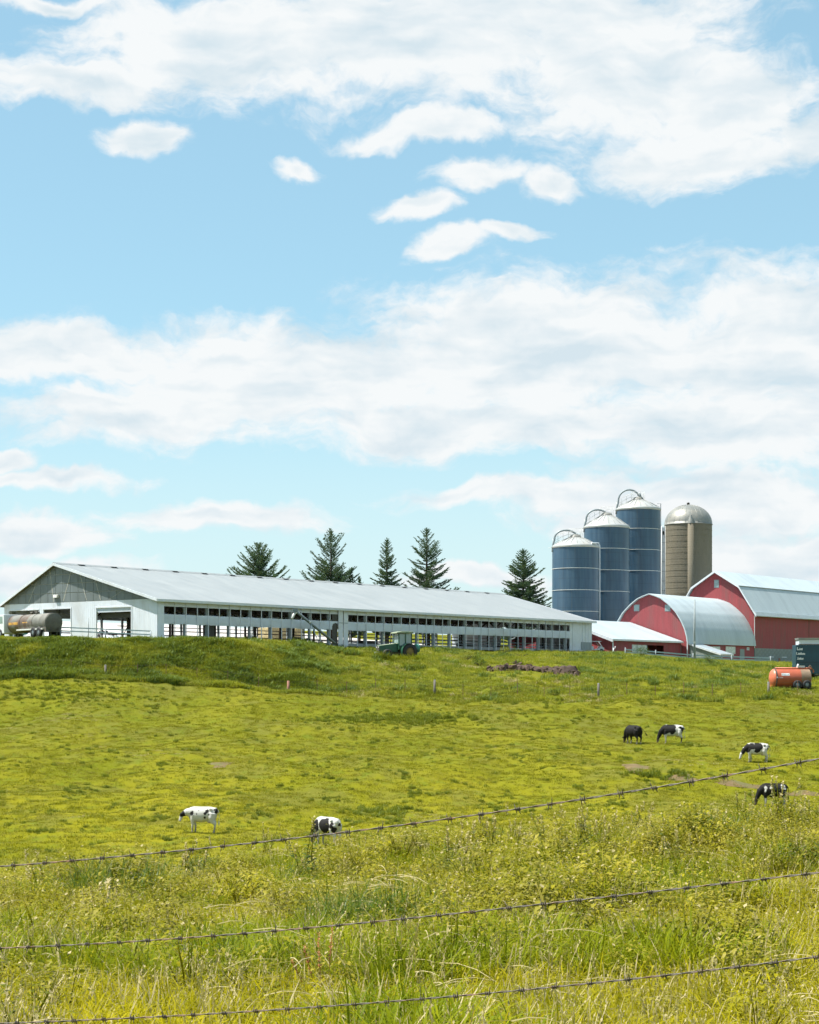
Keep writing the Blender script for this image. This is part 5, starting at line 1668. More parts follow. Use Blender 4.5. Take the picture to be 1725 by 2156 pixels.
# ------------------------------------------------------------------ grass and weeds
M['blade'] = leafy('grass_blades', (0.180, 0.178, 0.003), (0.420, 0.358, 0.004), (0.42, 0.34, 0.06), .14, .34, .5, .9, spec=.05)
M['blade2'] = leafy('lush_grass_blades', (0.088, 0.135, 0.004), (0.270, 0.285, 0.006), None, 0, .33, .5, .9, spec=.06)
M['straw'] = leafy('dry_grass_stems', (0.33, 0.28, 0.10), (0.50, 0.42, 0.23), None, 0, .25, .45, .8)
M['weed'] = leafy('weed_leaves', (0.070, 0.090, 0.003), (0.340, 0.300, 0.006), (0.46, 0.37, 0.09), .35, .28, .45, 1.1, spec=.10)
M['weed_dark'] = leafy('dark_weed_leaves', (0.022, 0.052, 0.006), (0.100, 0.130, 0.010), None, 0, .25, .45, 1.6, spec=.15)
M['rough'] = leafy('bank_grass', (0.125, 0.170, 0.010), (0.310, 0.315, 0.016), (0.36, 0.31, 0.09), .35, .35, .5, .20)
M['rough_dark'] = leafy('bank_weeds', (0.050, 0.105, 0.024), (0.160, 0.215, 0.030), None, 0, .30, .5, .25)
M['turf_blade'] = leafy('pasture_blades', (0.140, 0.152, 0.004), (0.250, 0.235, 0.007), (0.30, 0.26, 0.05), .5, .38, .5, .12)
M['rough_mid'] = leafy('bank_mid_grass', (0.090, 0.140, 0.020), (0.240, 0.265, 0.030), None, 0, .32, .5, .30)
M['tuft'] = leafy('pasture_tufts', (0.070, 0.110, 0.010), (0.170, 0.195, 0.016), None, 0, .35, .5, .2)
M['tussock'] = leafy('dark_tussock_blades', (0.024, 0.072, 0.006), (0.110, 0.185, 0.012), None, 0, .38, .38, 1.5, spec=.25)
M['rust'] = leafy('rusty_sorrel', (0.34, 0.13, 0.04), (0.52, 0.25, 0.12), None, 0, .3, .6, 2.0)


def blade(mb, rnd, base, h, w_, lean, az, mi=0, curl=1.0, seg=3):
    d = Vector((math.cos(az), math.sin(az), 0))
    s_ = Vector((-d.y, d.x, 0)) * w_ * .5
    vs = []
    for i in range(seg + 1):
        f = i / seg
        p = Vector(base) + d * (h * lean * (f ** 1.8)) + Vector((0, 0, h * (f - curl * .45 * lean * f ** 3)))
        if i == seg: vs.append(p)
        else:
            ww = 1 - .65 * f * f
            vs += [p - s_ * ww, p + s_ * ww]
    fs = [(2 * i, 2 * i + 1, 2 * i + 3, 2 * i + 2) for i in range(seg - 1)] + [(2 * seg - 2, 2 * seg - 1, 2 * seg)]
    mb.add(vs, fs, mi, True)


def leaf_shape(mb, p, d, L_, w_, mi=0, droop=.3):
    d = Vector(d).normalized()
    s_ = d.cross(Vector((0, 0, 1)))
    s_ = s_.normalized() if s_.length > .05 else Vector((1, 0, 0))
    a = Vector(p); dn = Vector((0, 0, -droop * L_))
    mid = a + d * L_ * .45
    vs = [a, mid + s_ * w_ * .5 + dn * .1, a + d * L_ + dn, mid - s_ * w_ * .5 + dn * .1, mid + Vector((0, 0, -.12 * w_))]
    mb.add(vs, [(0, 4, 1), (1, 4, 2), (2, 4, 3), (3, 4, 0)], mi, False)


def tpl_tuft(rnd, n, rad, h0, h1, w_, lean=.5, mi=0, dry=0.0, dry_mi=1):
    mb = MB()
    for k in range(n):
        a, r = rnd.random() * 6.28, rad * math.sqrt(rnd.random())
        h = rnd.uniform(h0, h1)
        blade(mb, rnd, (r * math.cos(a), r * math.sin(a), -.02), h, w_ * rnd.uniform(.7, 1.2), lean * rnd.uniform(.2, 1.5), rnd.random() * 6.28, dry_mi if rnd.random() < dry else mi)
    return mb


def tpl_seed(rnd, n, rad, h0, h1, mi=1, head_mi=1):
    mb = MB()
    for k in range(n):
        a, r = rnd.random() * 6.28, rad * math.sqrt(rnd.random())
        az, h = rnd.random() * 6.28, rnd.uniform(h0, h1)
        ln = rnd.uniform(.08, .45)
        d = Vector((math.cos(az), math.sin(az), 0))
        b0 = Vector((r * math.cos(a), r * math.sin(a), 0))
        pts = [b0, b0 + d * h * ln * .25 + Vector((0, 0, h * .5)), b0 + d * h * ln + Vector((0, 0, h * (1 - ln * .25)))]
        s_ = Vector((-d.y, d.x, 0)) * .0022
        mb.add([pts[0] - s_, pts[0] + s_, pts[1] + s_, pts[1] - s_, pts[2] + s_ * .6, pts[2] - s_ * .6], [(0, 1, 2, 3), (3, 2, 4, 5)], mi)
        top, dr = pts[2], (pts[2] - pts[1]).normalized()
        for i in range(7):
            q = top - dr * (.016 * i)
            leaf_shape(mb, q, dr + Vector((rnd.uniform(-.8, .8), rnd.uniform(-.8, .8), rnd.uniform(-.1, .5))), rnd.uniform(.018, .034), .009, head_mi, .1)
    return mb


def tpl_straw(rnd, n, rad, mi=1):
    """bent, lodged dry stems lying over the grass"""
    mb = MB()
    for k in range(n):
        a, r = rnd.random() * 6.28, rad * rnd.random()
        az = rnd.random() * 6.28
        d = Vector((math.cos(az), math.sin(az), 0)); L_ = rnd.uniform(.18, .42)
        z0 = rnd.uniform(.14, .36)
        s_ = Vector((-d.y, d.x, 0)) * .0028 + Vector((0, 0, .002))
        b0 = Vector((r * math.cos(a), r * math.sin(a), z0))
        pts = [b0 + d * L_ * f + Vector((0, 0, .25 * L_ * (f - 1.35 * f * f))) for f in (0, .33, .66, 1)]
        vs = []
        for i, p in enumerate(pts): vs += [p - s_ * (1 - .2 * i), p + s_ * (1 - .2 * i)]
        mb.add(vs, [(0, 1, 3, 2), (2, 3, 5, 4), (4, 5, 7, 6)], mi)
    return mb


def tpl_weed(rnd, h, rad, n, lf, mi=2, head_mi=1, heads=.025):
    """a bushy herb: leaves filling a low dome, a few pale heads on top"""
    mb = MB()
    for k in range(6):
        a = rnd.random() * 6.28
        t_ = Vector((math.cos(a) * rad * .8, math.sin(a) * rad * .8, h * rnd.uniform(.6, 1.0)))
        mb.tube([(0, 0, 0), t_ * .55 + Vector((0, 0, .03)), t_], [.005, .004, .002], 3, mi)
    for k in range(n):
        a, e = rnd.random() * 6.28, rnd.random() ** .7
        r = rad * rnd.uniform(.35, 1.05)
        z = h * (.15 + .9 * e) * rnd.uniform(.75, 1.1)
        rr_ = r * math.sqrt(max(.08, 1 - (.8 * e) ** 2))
        p = Vector((math.cos(a) * rr_, math.sin(a) * rr_, z))
        a2 = a + rnd.uniform(-1.1, 1.1)
        L_ = lf * rnd.uniform(.6, 1.4)
        if rnd.random() < heads and e > .6:
            leaf_shape(mb, p + Vector((0, 0, .03)), (math.cos(a2), math.sin(a2), .8), .04, .026, head_mi, .1)
        else:
            leaf_shape(mb, p, (math.cos(a2), math.sin(a2), rnd.uniform(-.35, .65)), L_, L_ * rnd.uniform(.35, .6), mi, .35)
    return mb


def scatter(name, label_kind, templates, mats, pts, rots, scls, ids):
    """one object of stuff: its mesh holds the scatter points and the clump shapes, geometry nodes put them together"""
    nt_ = len(templates)
    verts = [tuple(p) for p in pts]
    kind = [0] * len(verts)
    faces, mi, sm = [], [], []
    for k, mb in enumerate(templates):
        o_ = len(verts)
        verts += mb.v
        kind += [k + 1] * len(mb.v)
        faces += [tuple(i + o_ for i in f) for f in mb.f]
        mi += mb.mi; sm += mb.sm
    me_ = bpy.data.meshes.new(name)
    me_.from_pydata(verts, [], faces)
    for m_ in mats: me_.materials.append(m_)
    me_.polygons.foreach_set('material_index', mi)
    me_.polygons.foreach_set('use_smooth', sm)
    n = len(verts); npnt = len(pts)
    def attr(nm, typ, key, arr):
        a = me_.attributes.new(nm, typ, 'POINT'); a.data.foreach_set(key, arr)
    attr('kind', 'INT', 'value', kind)
    r3 = np.zeros((n, 3)); r3[:npnt] = rots
    attr('rot', 'FLOAT_VECTOR', 'vector', r3.ravel())
    s1_ = np.ones((n, 3)); s1_[:npnt] = scls
    attr('scl', 'FLOAT_VECTOR', 'vector', s1_.ravel())
    i1 = np.zeros(n, int); i1[:npnt] = ids
    attr('tpl', 'INT', 'value', i1.tolist())
    o = link_mesh(name, me_)
    ng = bpy.data.node_groups.new(name + '_scatter', 'GeometryNodeTree')
    ng.interface.new_socket('Geometry', in_out='INPUT', socket_type='NodeSocketGeometry')
    ng.interface.new_socket('Geometry', in_out='OUTPUT', socket_type='NodeSocketGeometry')
    N, Lk = ng.nodes, ng.links
    gi_, go_ = N.new('NodeGroupInput'), N.new('NodeGroupOutput')
    def named(nm, typ):
        q_ = N.new('GeometryNodeInputNamedAttribute'); q_.data_type = typ; q_.inputs[0].default_value = nm
        return q_.outputs[0]
    def equal(sock, v):
        q_ = N.new('FunctionNodeCompare'); q_.data_type = 'INT'; q_.operation = 'EQUAL'
        Lk.new(sock, q_.inputs[2]); q_.inputs[3].default_value = v
        return q_.outputs[0]
    kd, tpn = named('kind', 'INT'), named('tpl', 'INT')
    rt, sc_ = named('rot', 'FLOAT_VECTOR'), named('scl', 'FLOAT_VECTOR')
    def sep_(v):
        q_ = N.new('GeometryNodeSeparateGeometry'); q_.domain = 'POINT'
        Lk.new(gi_.outputs[0], q_.inputs[0]); Lk.new(equal(kd, v), q_.inputs[1])
        return q_.outputs[0]
    m2p = N.new('GeometryNodeMeshToPoints'); Lk.new(sep_(0), m2p.inputs[0])
    jn = N.new('GeometryNodeJoinGeometry')
    e2r = N.new('FunctionNodeEulerToRotation'); Lk.new(rt, e2r.inputs[0])
    for k in range(nt_):
        ins = N.new('GeometryNodeInstanceOnPoints')
        Lk.new(m2p.outputs[0], ins.inputs['Points'])
        Lk.new(equal(tpn, k), ins.inputs['Selection'])
        Lk.new(sep_(k + 1), ins.inputs['Instance'])
        Lk.new(e2r.outputs[0], ins.inputs['Rotation'])
        Lk.new(sc_, ins.inputs['Scale'])
        Lk.new(ins.outputs[0], jn.inputs[0])
    Lk.new(jn.outputs[0], go_.inputs[0])
    md = o.modifiers.new('scatter', 'NODES'); md.node_group = ng
    tag(o, label_kind[0], label_kind[1], kind='stuff')
    return o


def normals_tilt(x, y, amt=.6):
    e = .5
    dx = (ground(x + e, y, False) - ground(x - e, y, False)) / (2 * e)
    dy = (ground(x, y + e, False) - ground(x, y - e, False)) / (2 * e)
    return dx * amt, dy * amt


rng = np.random.default_rng(7)
rnd = random.Random(21)

# --- foreground: long grass, lodged straw, seed heads, weeds
tpls = [tpl_tuft(rnd, 32, .15, .18, .40, .0100, 1.0, 0, .06), tpl_tuft(rnd, 32, .16, .16, .36, .0095, 1.45, 0, .10),
        tpl_tuft(rnd, 34, .15, .24, .50, .0105, .85, 3, .03), tpl_straw(rnd, 12, .16), tpl_seed(rnd, 8, .17, .20, .42),
        tpl_weed(rnd, .36, .20, 130, .042), tpl_weed(rnd, .26, .22, 110, .034), tpl_weed(rnd, .50, .24, 180, .050, heads=.05), tpl_tuft(rnd, 40, .20, .08, .20, .009, .9, 0, .22)]
NF = 21000
Dd = 6.9 + (47 - 6.9) * rng.random(NF) ** .95
uu = rng.uniform(-.275, .275, NF)
fx_, fy_ = uu * Dd + rng.normal(0, .05, NF), Dd
fz_ = ground(fx_, fy_)
n1_ = fbm(fx_ / 1.9 + 31, fy_ / 2.8, 41, 3); n2_ = fbm(fx_ / 1.2 + 7, fy_ / 1.9, 51, 3)
far = np.clip((Dd - 8) / 17, 0, 1)
r = rng.random(NF)
ids = np.where(r < .42, 0, 1)
ids = np.where((n1_ > .18) & (r < .80), 2, ids)
weedy = (rng.random(NF) < (.05 + .16 * np.clip(2.5 * n2_, 0, 1) + .30 * far * np.clip(.40 + 2.0 * n2_, 0, 1)))
ids = np.where(weedy, np.where(rng.random(NF) > far, 6, 5 + rng.integers(0, 3, NF)), ids)
ids = np.where(rng.random(NF) < .006 + (.015 + .035 * far) * np.clip(n2_ + .1, 0, 1), 3, ids)
ids = np.where(rng.random(NF) < .045, 4, ids)  # short seed heads, also standing in for pale highlights on the blades
ids = np.where(rng.random(NF) < .16, 8, ids)
sc = np.where((ids == 6), .62 + .38 * far, 1.0) * rng.uniform(.72, 1.22, NF) * (1 + .55 * n1_ + .5 * far * n2_) * (.90 + .25 * far)
scl3 = np.stack([sc * 1.08, sc * 1.08, sc * rng.uniform(.85, 1.1, NF)], 1)
rots = np.stack([rng.normal(0, .10, NF), rng.normal(0, .10, NF), rng.uniform(0, 6.28, NF)], 1)
scatter('meadow_grass', ('long yellow-green meadow grass with dry stems and weeds in front', 'grass'), tpls, [M['blade'], M['straw'], M['weed'], M['blade2']],
        np.stack([fx_, fy_, fz_], 1), rots, scl3, ids)

# --- pasture: short grazed turf and scattered tufts
soil = [(465, 1612, 30, 7), (1335, 1615, 34, 9), (1560, 1652, 75, 8), (1690, 1672, 50, 7), (1440, 1640, 40, 6)]
tpls = [tpl_tuft(rnd, 46, .36, .05, .12, .022, .9, 0), tpl_tuft(rnd, 40, .40, .06, .15, .022, .8, 0), tpl_tuft(rnd, 60, .22, .14, .34, .020, .7, 1), tpl_tuft(rnd, 40, .30, .05, .11, .02, .8, 2)]
NP = 40000
Dd = np.sqrt(rng.uniform(50 ** 2, 161 ** 2, NP)); uu = rng.uniform(-.27, .27, NP)
fx_, fy_ = uu * Dd, Dd
fz_ = ground(fx_, fy_)
pxs, pys = CX + F_PX * uu, HOR - F_PX * fz_ / Dd
keep = np.ones(NP, bool)
for (sx, sy, rx, ry) in soil:
    keep &= ((pxs - sx) / rx) ** 2 + ((pys - sy) / ry) ** 2 > .8 - 1.0 * rng.random(NP)
fx_, fy_, fz_, Dd, pxs, pys = [a[keep] for a in (fx_, fy_, fz_, Dd, pxs, pys)]
NP = len(fx_)
nn = fbm(fx_ / 6, fy_ / 8, 61, 4); nq = fbm(fx_ / 1.5, fy_ / 2.2, 67, 3)
r = rng.random(NP)
ids = np.where(r < .5, 0, 1)
ids = np.where((nq > .33) & (rng.random(NP) < .6), 2, ids)
ids = np.where(rng.random(NP) < .022, 2, ids)
ids = np.where((fbm(fx_ / 9 + 4, fy_ / 7, 77, 4) > .38) & (rng.random(NP) < .3), 3, ids)
strip_ = np.exp(-((pxs - 860) / 150) ** 2 - ((pys - 1514) / 12) ** 2) + .45 * np.exp(-((pxs - 120) / 190) ** 2 - ((pys - 1460) / 22) ** 2) + .8 * np.exp(-((pxs - 820) / 60) ** 2 - ((pys - 1712) / 10) ** 2) + .8 * np.exp(-((pxs - 1400) / 90) ** 2 - ((pys - 1632) / 9) ** 2)
ids = np.where(rng.random(NP) < strip_, 2, ids)
sc = rng.uniform(.75, 1.3, NP)
sc = np.where(ids == 2, sc * rng.uniform(.5, 1.1, NP) * (.9 + .7 * np.clip(strip_, 0, 1)), sc)
rots = np.stack([rng.normal(0, .06, NP), rng.normal(0, .06, NP), rng.uniform(0, 6.28, NP)], 1)
scatter('pasture_grass', ('short grazed pasture grass with scattered darker tufts', 'grass'), tpls, [M['turf_blade'], M['tuft'], M['straw']],
        np.stack([fx_, fy_, fz_ - .01], 1), rots, np.repeat(sc[:, None], 3, 1), ids)

# --- the bank and the rough ground before the buildings
tpls = [tpl_tuft(rnd, 46, .42, .16, .42, .028, .8, 0, .06, 2), tpl_tuft(rnd, 46, .45, .22, .55, .030, .7, 0, .04, 2), tpl_tuft(rnd, 60, .42, .22, .60, .040, .8, 1), tpl_tuft(rnd, 40, .45, .15, .40, .028, .9, 2), tpl_tuft(rnd, 56, .45, .18, .50, .034, .9, 3)]
NB = 32000
Dd = np.sqrt(rng.uniform(157 ** 2, 236 ** 2, NB)); uu = rng.uniform(-.27, .265, NB)
Dd = np.concatenate([Dd, rng.uniform(157, 171, 14000)]); uu = np.concatenate([uu, rng.uniform(-.27, -.03, 14000)]); NB = len(Dd)
fx_, fy_ = uu * Dd, Dd
fz_ = ground(fx_, fy_)
pxs, pys = CX + F_PX * uu, HOR - F_PX * fz_ / Dd
rel_a = (fx_ - BARN.x) * U.x + (fy_ - BARN.y) * U.y; rel_b = (fx_ - BARN.x) * V.x + (fy_ - BARN.y) * V.y
keep = ~((rel_a > -1.5) & (rel_a < L + .4) & (rel_b > -.6))
keep &= ~((rel_a < 0) & (fz_ > 4.15) & (Dd > 171.5) & (rng.random(NB) < .93))
ra = (fx_ - LS.x) * U.x + (fy_ - LS.y) * U.y; rbb = (fx_ - LS.x) * V.x + (fy_ - LS.y) * V.y
keep &= ~((ra > -.5) & (rbb > -.6))
ra2 = (fx_ - RB.x) * U.x + (fy_ - RB.y) * U.y; rb2 = (fx_ - RB.x) * V.x + (fy_ - RB.y) * V.y
keep &= ~((ra2 > -.5) & (rb2 > -2.5))
keep &= ~((pxs > 1030) & (pxs < 1222) & (pys > 1398) & (pys < 1427) & (rng.random(NB) < .8))
keep &= ~((fx_ > np_.x - .3) & (fy_ > np_.y - .4) & (fy_ < np_.y + 4))
fx_, fy_, fz_, Dd, pxs, pys = [a[keep] for a in (fx_, fy_, fz_, Dd, pxs, pys)]
NB = len(fx_)
nn = fbm(fx_ / 3.5, fy_ / 3.5, 81, 4)
nd = fbm(fx_ / 5 + 3, fy_ / 5, 91, 4)
r = rng.random(NB)
ids = np.where(r < .55, 0, 1)
berm = (pxs < 720) & (pys < 1440) & (pys > 1350)
ids = np.where(rng.random(NB) < np.where(berm & (pys > 1358), np.clip(.32 - 1.3 * nd, .02, .8), .14), 4, ids)
dark_p = np.where(berm, np.clip(.0 + 2.2 * nn + .30 * np.clip((pys - 1390) / 35, 0, 1), .0, .85), np.clip(.03 + 1.0 * (nn - .12), 0, .8))  # dark weed clumps, more towards the foot, also paint the bank's shading
ids = np.where(rng.random(NB) < dark_p, 2, ids)
ids = np.where((rng.random(NB) < np.clip(nd - .22, 0, 1) * 1.6) & ~berm, 3, ids)
sc = rng.uniform(.65, 1.2, NB) * np.where(ids == 2, 1.25, 1.0) * np.where(pys < 1349, .5, 1.0)
rots = np.stack([rng.normal(0, .08, NB), rng.normal(0, .08, NB), rng.uniform(0, 6.28, NB)], 1)
scatter('bank_grass', ('rough long grass on the bank and around the farm buildings', 'grass'), tpls, [M['rough'], M['rough_dark'], M['straw'], M['rough_mid']],
        np.stack([fx_, fy_, fz_ - .03], 1), rots, np.repeat(sc[:, None], 3, 1), ids)

# --- bare soil where the cows have broken the turf
M['soil'] = simple('bare_soil', (0.135, 0.090, 0.036), .95, 0, .3, 2.0, dirt=(0.10, 0.105, 0.02), dirt_amt=.9, bump=.04, coords='Object', bscale=6)
for k, (sx, sy, rx, ry) in enumerate(soil):
    c_ = hit(sx, sy, 60)
    e_ = hit(sx, sy + ry, 60); f_ = hit(sx, sy - ry, 60)
    rad_x, rad_y = rx / F_PX * c_.y, max(.6, (f_.y - e_.y) / 2)
    ol = []
    for i in range(18):
        a = 2 * math.pi * i / 18
        w_ = 1 + .25 * math.sin(a * 3 + k) + .12 * math.sin(a * 5 + 2 * k)
        ol.append((c_.x + rad_x * w_ * math.cos(a) * .8, c_.y + rad_y * w_ * math.sin(a) * .8))
    n = len(ol)
    vs = [(c_.x, c_.y, gz(c_.x, c_.y) + .045)]
    for rr in (.33, .66, 1.0):
        vs += [(c_.x + (x - c_.x) * rr, c_.y + (y - c_.y) * rr, gz(c_.x + (x - c_.x) * rr, c_.y + (y - c_.y) * rr) + (.045 if rr < .9 else .0)) for x, y in ol]
    fs = [(0, 1 + i, 1 + (i + 1) % n) for i in range(n)]
    for q_ in range(2):
        fs += [(1 + q_ * n + i, 1 + (q_ + 1) * n + i, 1 + (q_ + 1) * n + (i + 1) % n, 1 + q_ * n + (i + 1) % n) for i in range(n)]
    tag(MB().add(vs, fs, 0, True).build('bare_soil', M['soil']), kind='structure')


# --- single plants that stand out
def plant(name, label, cat, loc, parts, group=None, size=1.0):
    t = thing(name, label, cat, loc, rnd.random() * 6, group)
    t.scale = (size,) * 3
    for nm, mb, mt in parts:
        o_ = mb.build(nm, mt, t)
        if nm in ('flower_heads', 'leaves', 'blades', 'dry_stems', 'foliage'): o_['kind'] = 'stuff'
    return t


for k, (px, py, n, rad, h0, h1, mm, lab) in enumerate((
        (250, 1908, 420, .62, .45, .95, 'tussock', 'dark green tussock of arching grass at the left of the front field'),
        (800, 1985, 460, .52, .40, .82, 'tussock', 'large lush tussock of bright grass between the middle and upper wires'),
        (735, 1990, 200, .30, .30, .60, 'tussock', 'smaller tussock hugging the left flank of the large bright tussock'),
        (420, 1850, 260, .55, .45, .85, 'tussock', 'leafy dark tussock just under the upper wire at the left'),
        (455, 2095, 260, .26, .30, .58, 'tussock', 'tussock of green grass with pale bent stems above the lower wire'),
        (1490, 1795, 320, .7, .5, .95, 'tussock', 'bluish green tussock among the tall weeds at the right'))):
    g_ = hit(px, py)
    mb = tpl_tuft(rnd, n, rad, h0, h1, .0075 * (.7 + g_.y / 40), .85, 0)
    mb2 = tpl_straw(rnd, 14, rad)
    mb2.v = [(x, y, z + h0 * .7) for x, y, z in mb2.v]
    plant('grass_tussock', lab, 'grass tussock', g_, [('blades', mb, M[mm]), ('dry_stems', mb2, [M['straw'], M['straw']])], size=1.3)


def dock(label, px, py, h, nst, lf, group=None):
    g_ = hit(px, py)
    nst = int(nst * 1.8)
    mb, ml, mf = MB(), MB(), MB()
    for k in range(nst):
        az = rnd.random() * 6.28
        d = Vector((math.cos(az), math.sin(az), 0)) * rnd.uniform(.05, .45)
        hh = h * rnd.uniform(.45, 1.05)
        b0 = Vector((rnd.uniform(-.22, .22), rnd.uniform(-.22, .22), 0)); tp_ = b0 + d * hh + Vector((0, 0, hh))
        mb.tube([b0, b0.lerp(tp_, .5) - d * .06, tp_], [.011, .008, .004], 5)
        for i in range(int(hh / .045)):
            f = .1 + .85 * i * .045 / hh; p = b0.lerp(tp_, f); a = rnd.random() * 6.28
            L_ = lf * (1.25 - .7 * f) * rnd.uniform(.7, 1.3)
            leaf_shape(ml, p, (math.cos(a), math.sin(a), rnd.uniform(.1, .9)), L_, L_ * .42, 0, .35)
        for i in range(16):
            a = rnd.random() * 6.28
            leaf_shape(mf, tp_ + Vector((0, 0, .03 - .012 * i)), (math.cos(a), math.sin(a), .9), .05, .03, 0, .1)
    return plant('tall_weed', label, 'weed', g_, [('stems', mb, M['weed']), ('leaves', ml, M['weed_dark']), ('flower_heads', mf, M['straw'])], group, size=1.3 if group is None else 1.0)


dock('tall leafy weed with pale heads poking above the upper wire, left of the half-hidden cow', 565, 1800, 1.0, 5, .13)
dock('clump of dark weed below the half-hidden cow', 640, 1885, .95, 4, .15)
dock('dark rounded weed clump in the middle of the front field', 975, 1860, .80, 8, .13)
dock('broad leafy weed at the left under the upper wire', 400, 1862, .75, 7, .14)
dock('dark weed near the left edge under the upper wire', 95, 1905, .70, 6, .13)
dock('pale-headed weed standing against the pasture right of centre', 1030, 1815, .95, 5, .12)
dock('leafy weed right of centre below the upper wire, in front of the thick weeds', 1215, 1835, .9, 6, .14)
dock('tall weed under the right end of the upper wire, left of the patched black cow', 1400, 1760, .9, 6, .13)
dock('tall weed close below the patched black cow at the right', 1660, 1765, .95, 6, .13)
dock('low dark weed between the middle and lower wires at the left', 175, 1960, .45, 6, .10)
for (px, py) in ((668, 1806), (700, 1804), (722, 1802), (1608, 1757), (1632, 1756), (1652, 1755), (505, 1818), (612, 1812), (845, 1800), (925, 1795), (1090, 1790), (1150, 1792), (1290, 1772), (1345, 1768), (1450, 1760), (1510, 1758), (1570, 1752), (1700, 1748), (330, 1838), (720, 1800), (780, 1830), (1130, 1850), (1260, 1815), (1420, 1850), (1600, 1820), (1690, 1850)):
    dock('one of the leafy weeds along the edge between the front field and the pasture', px, py, rnd.uniform(.5, .95), rnd.randint(4, 8), rnd.uniform(.10, .15), 'leafy weeds at the pasture edge')
for k, (px, py, h, rad, mm, lab) in enumerate((
        (250, 1900, .50, .48, 'weed_dark', 'dark leafy clump beside the dark tussock at the left'),
        (110, 1912, .40, .42, 'weed_dark', 'dark leafy clump nearest the left edge under the upper wire'),
        (425, 1856, .50, .60, 'weed_dark', 'spreading dark leafy clump under the upper wire, left of centre'),
        (690, 1812, .62, .60, 'weed', 'leafy clump in front of the legs of the half-hidden cow'),
        (640, 1888, .55, .42, 'weed_dark', 'dark leafy clump standing alone below the half-hidden cow'),
        (975, 1866, .48, .42, 'weed_dark', 'small round dark leafy clump at the centre of the front field'),
        (820, 1990, .34, .40, 'weed_dark', 'dark leafy clump at the foot of the large bright tussock'),
        (1200, 1822, .62, .60, 'weed', 'broad leafy clump under the upper wire right of centre'),
        (1345, 1800, .60, .70, 'weed', 'wide yellowish leafy clump in the thick weeds'),
        (1490, 1790, .66, .75, 'weed_dark', 'wide dark leafy clump among the thick weeds at the right'),
        (1640, 1770, .78, .80, 'weed', 'tall leafy clump just below the patched black cow'),
        (1700, 1850, .50, .55, 'weed_dark', 'dark leafy clump near the right edge above the middle wire'),
        (470, 2110, .22, .26, 'weed_dark', 'low dark leafy clump above the lower wire'))):
    g_ = hit(px, py)
    mb = tpl_weed(rnd, h, rad, int(620 * (rad / .5) ** 1.3), .062 if g_.y > 15 else .035, 0, 0, 0)
    plant('leafy_clump', lab, 'weed clump', g_, [('foliage', mb, M[mm])])
# rust-coloured sorrel
g_ = hit(678, 2120)
ms, heads = MB(), []
for (dx, h, ln) in ((-.03, .56, -.05), (.02, .40, .10), (.05, .30, .16), (.0, .48, .02)):
    b0 = Vector((dx, 0, 0)); tp_ = Vector((dx + ln, .02, h))
    ms.tube([b0, b0.lerp(tp_, .5), tp_], [.003, .0025, .0015], 4)
    mh = MB(); heads.append(('seed_head', mh, M['rust']))
    for i in range(46):
        f = .5 + .5 * rnd.random(); p = b0.lerp(tp_, f); a = rnd.random() * 6.28
        leaf_shape(mh, p, (math.cos(a), math.sin(a), .9), .028, .014, 0, .1)
plant('rusty_sorrel', 'rust-orange sorrel stalks standing between the middle and lower wires', 'weed', g_, [('stems', ms, M['rust'])] + heads)


# --- long grass standing against the tractor
for k, (dx, dy, lab) in enumerate(((-1.9, -1.5, 'tuft of long pale grass before the tractor nose'), (-.6, -1.75, 'tuft of long pale grass before the tractor cab'), (.7, -1.6, 'tuft of long grass hiding the tractor rear wheel'), (1.8, -1.2, 'tuft of long yellowish grass just behind the tractor'))):
    x, y = tp.x + dx, tp.y + dy
    mb = tpl_tuft(rnd, 320, .8, .6, 1.25, .03, .6, 0)
    plant('long_grass_tuft', lab, 'grass tuft', (x, y, gz(x, y) - .05), [('blades', mb, M['rough'])])


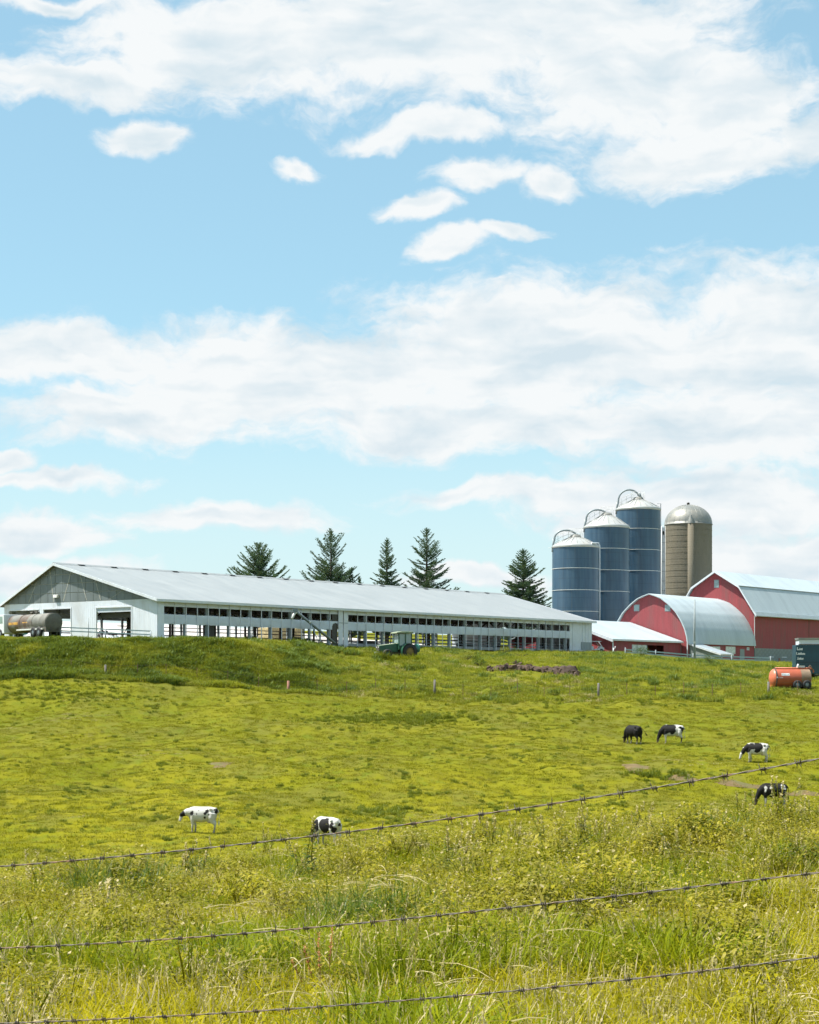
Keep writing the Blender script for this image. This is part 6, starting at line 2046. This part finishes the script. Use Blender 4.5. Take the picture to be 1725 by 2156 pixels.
# --- bushes near the buildings
def bush(label, px, py, D, w_, h, mat, seed, nl=900, leaf=.10):
    rr = random.Random(seed)
    x = (px - CX) / F_PX * D
    t = thing('bush', label, 'bush', (x, D, gz(x, D)))
    ml, ms = MB(), MB()
    lobes = [(rr.uniform(-.6, .6) * w_ / 2, rr.uniform(-.4, .4) * w_ / 2, rr.uniform(.35, .75) * h, rr.uniform(.25, .45) * w_ / 2) for _ in range(9)]
    for (lx_, ly, lz, lr) in lobes: ms.tube([(0, 0, 0), (lx_ * .5, ly * .5, lz * .6), (lx_, ly, lz)], [.03, .02, .008], 4)
    for k in range(nl):
        lx_, ly, lz, lr = lobes[rr.randrange(9)]
        v = Vector((rr.gauss(0, 1), rr.gauss(0, 1), rr.gauss(0, .8))).normalized() * lr * rr.uniform(.6, 1.1)
        p = Vector((lx_, ly, lz)) + v
        if p.z < .02: continue
        leaf_shape(ml, p, v + Vector((rr.uniform(-.3, .3), rr.uniform(-.3, .3), .3)), leaf * rr.uniform(.7, 1.4), leaf * .7, 0, .2)
    ms.build('stems', M['bark'], t); ml.build('foliage', mat, t)
    return t


M['bush_dark'] = leafy('dark_bush_leaves', (0.020, 0.055, 0.012), (0.055, 0.115, 0.020), None, 0, .25, .45, 1.0)
M['bush_yellow'] = leafy('yellow_green_leaves', (0.10, 0.15, 0.010), (0.27, 0.27, 0.02), None, 0, .35, .45, 1.0)
bush('dark green bush in the grass before the small lean-to', 1500, 1408, 212, 2.6, 1.4, M['bush_dark'], 1)
bush('green bush growing through the plank fence at the red shed', 1350, 1378, 224, 2.6, 1.3, M['bush_dark'], 2)
bush('small yellow-flecked bush above the low concrete wall', 1063, 1385, 208, 1.7, 1.0, M['bush_yellow'], 3, 500)
bush('low yellow-green bush spreading behind the clod heap', 1098, 1393, 204, 3.4, .8, M['bush_yellow'], 4, 700)
bush('pale grassy bush in front of the concrete wall beside the tractor', 985, 1402, 189, 2.6, 1.0, M['rough'], 5, 800)
bush('dark low bush in the grass left of the clod heap', 1010, 1415, 184, 1.8, .7, M['bush_dark'], 6, 500)
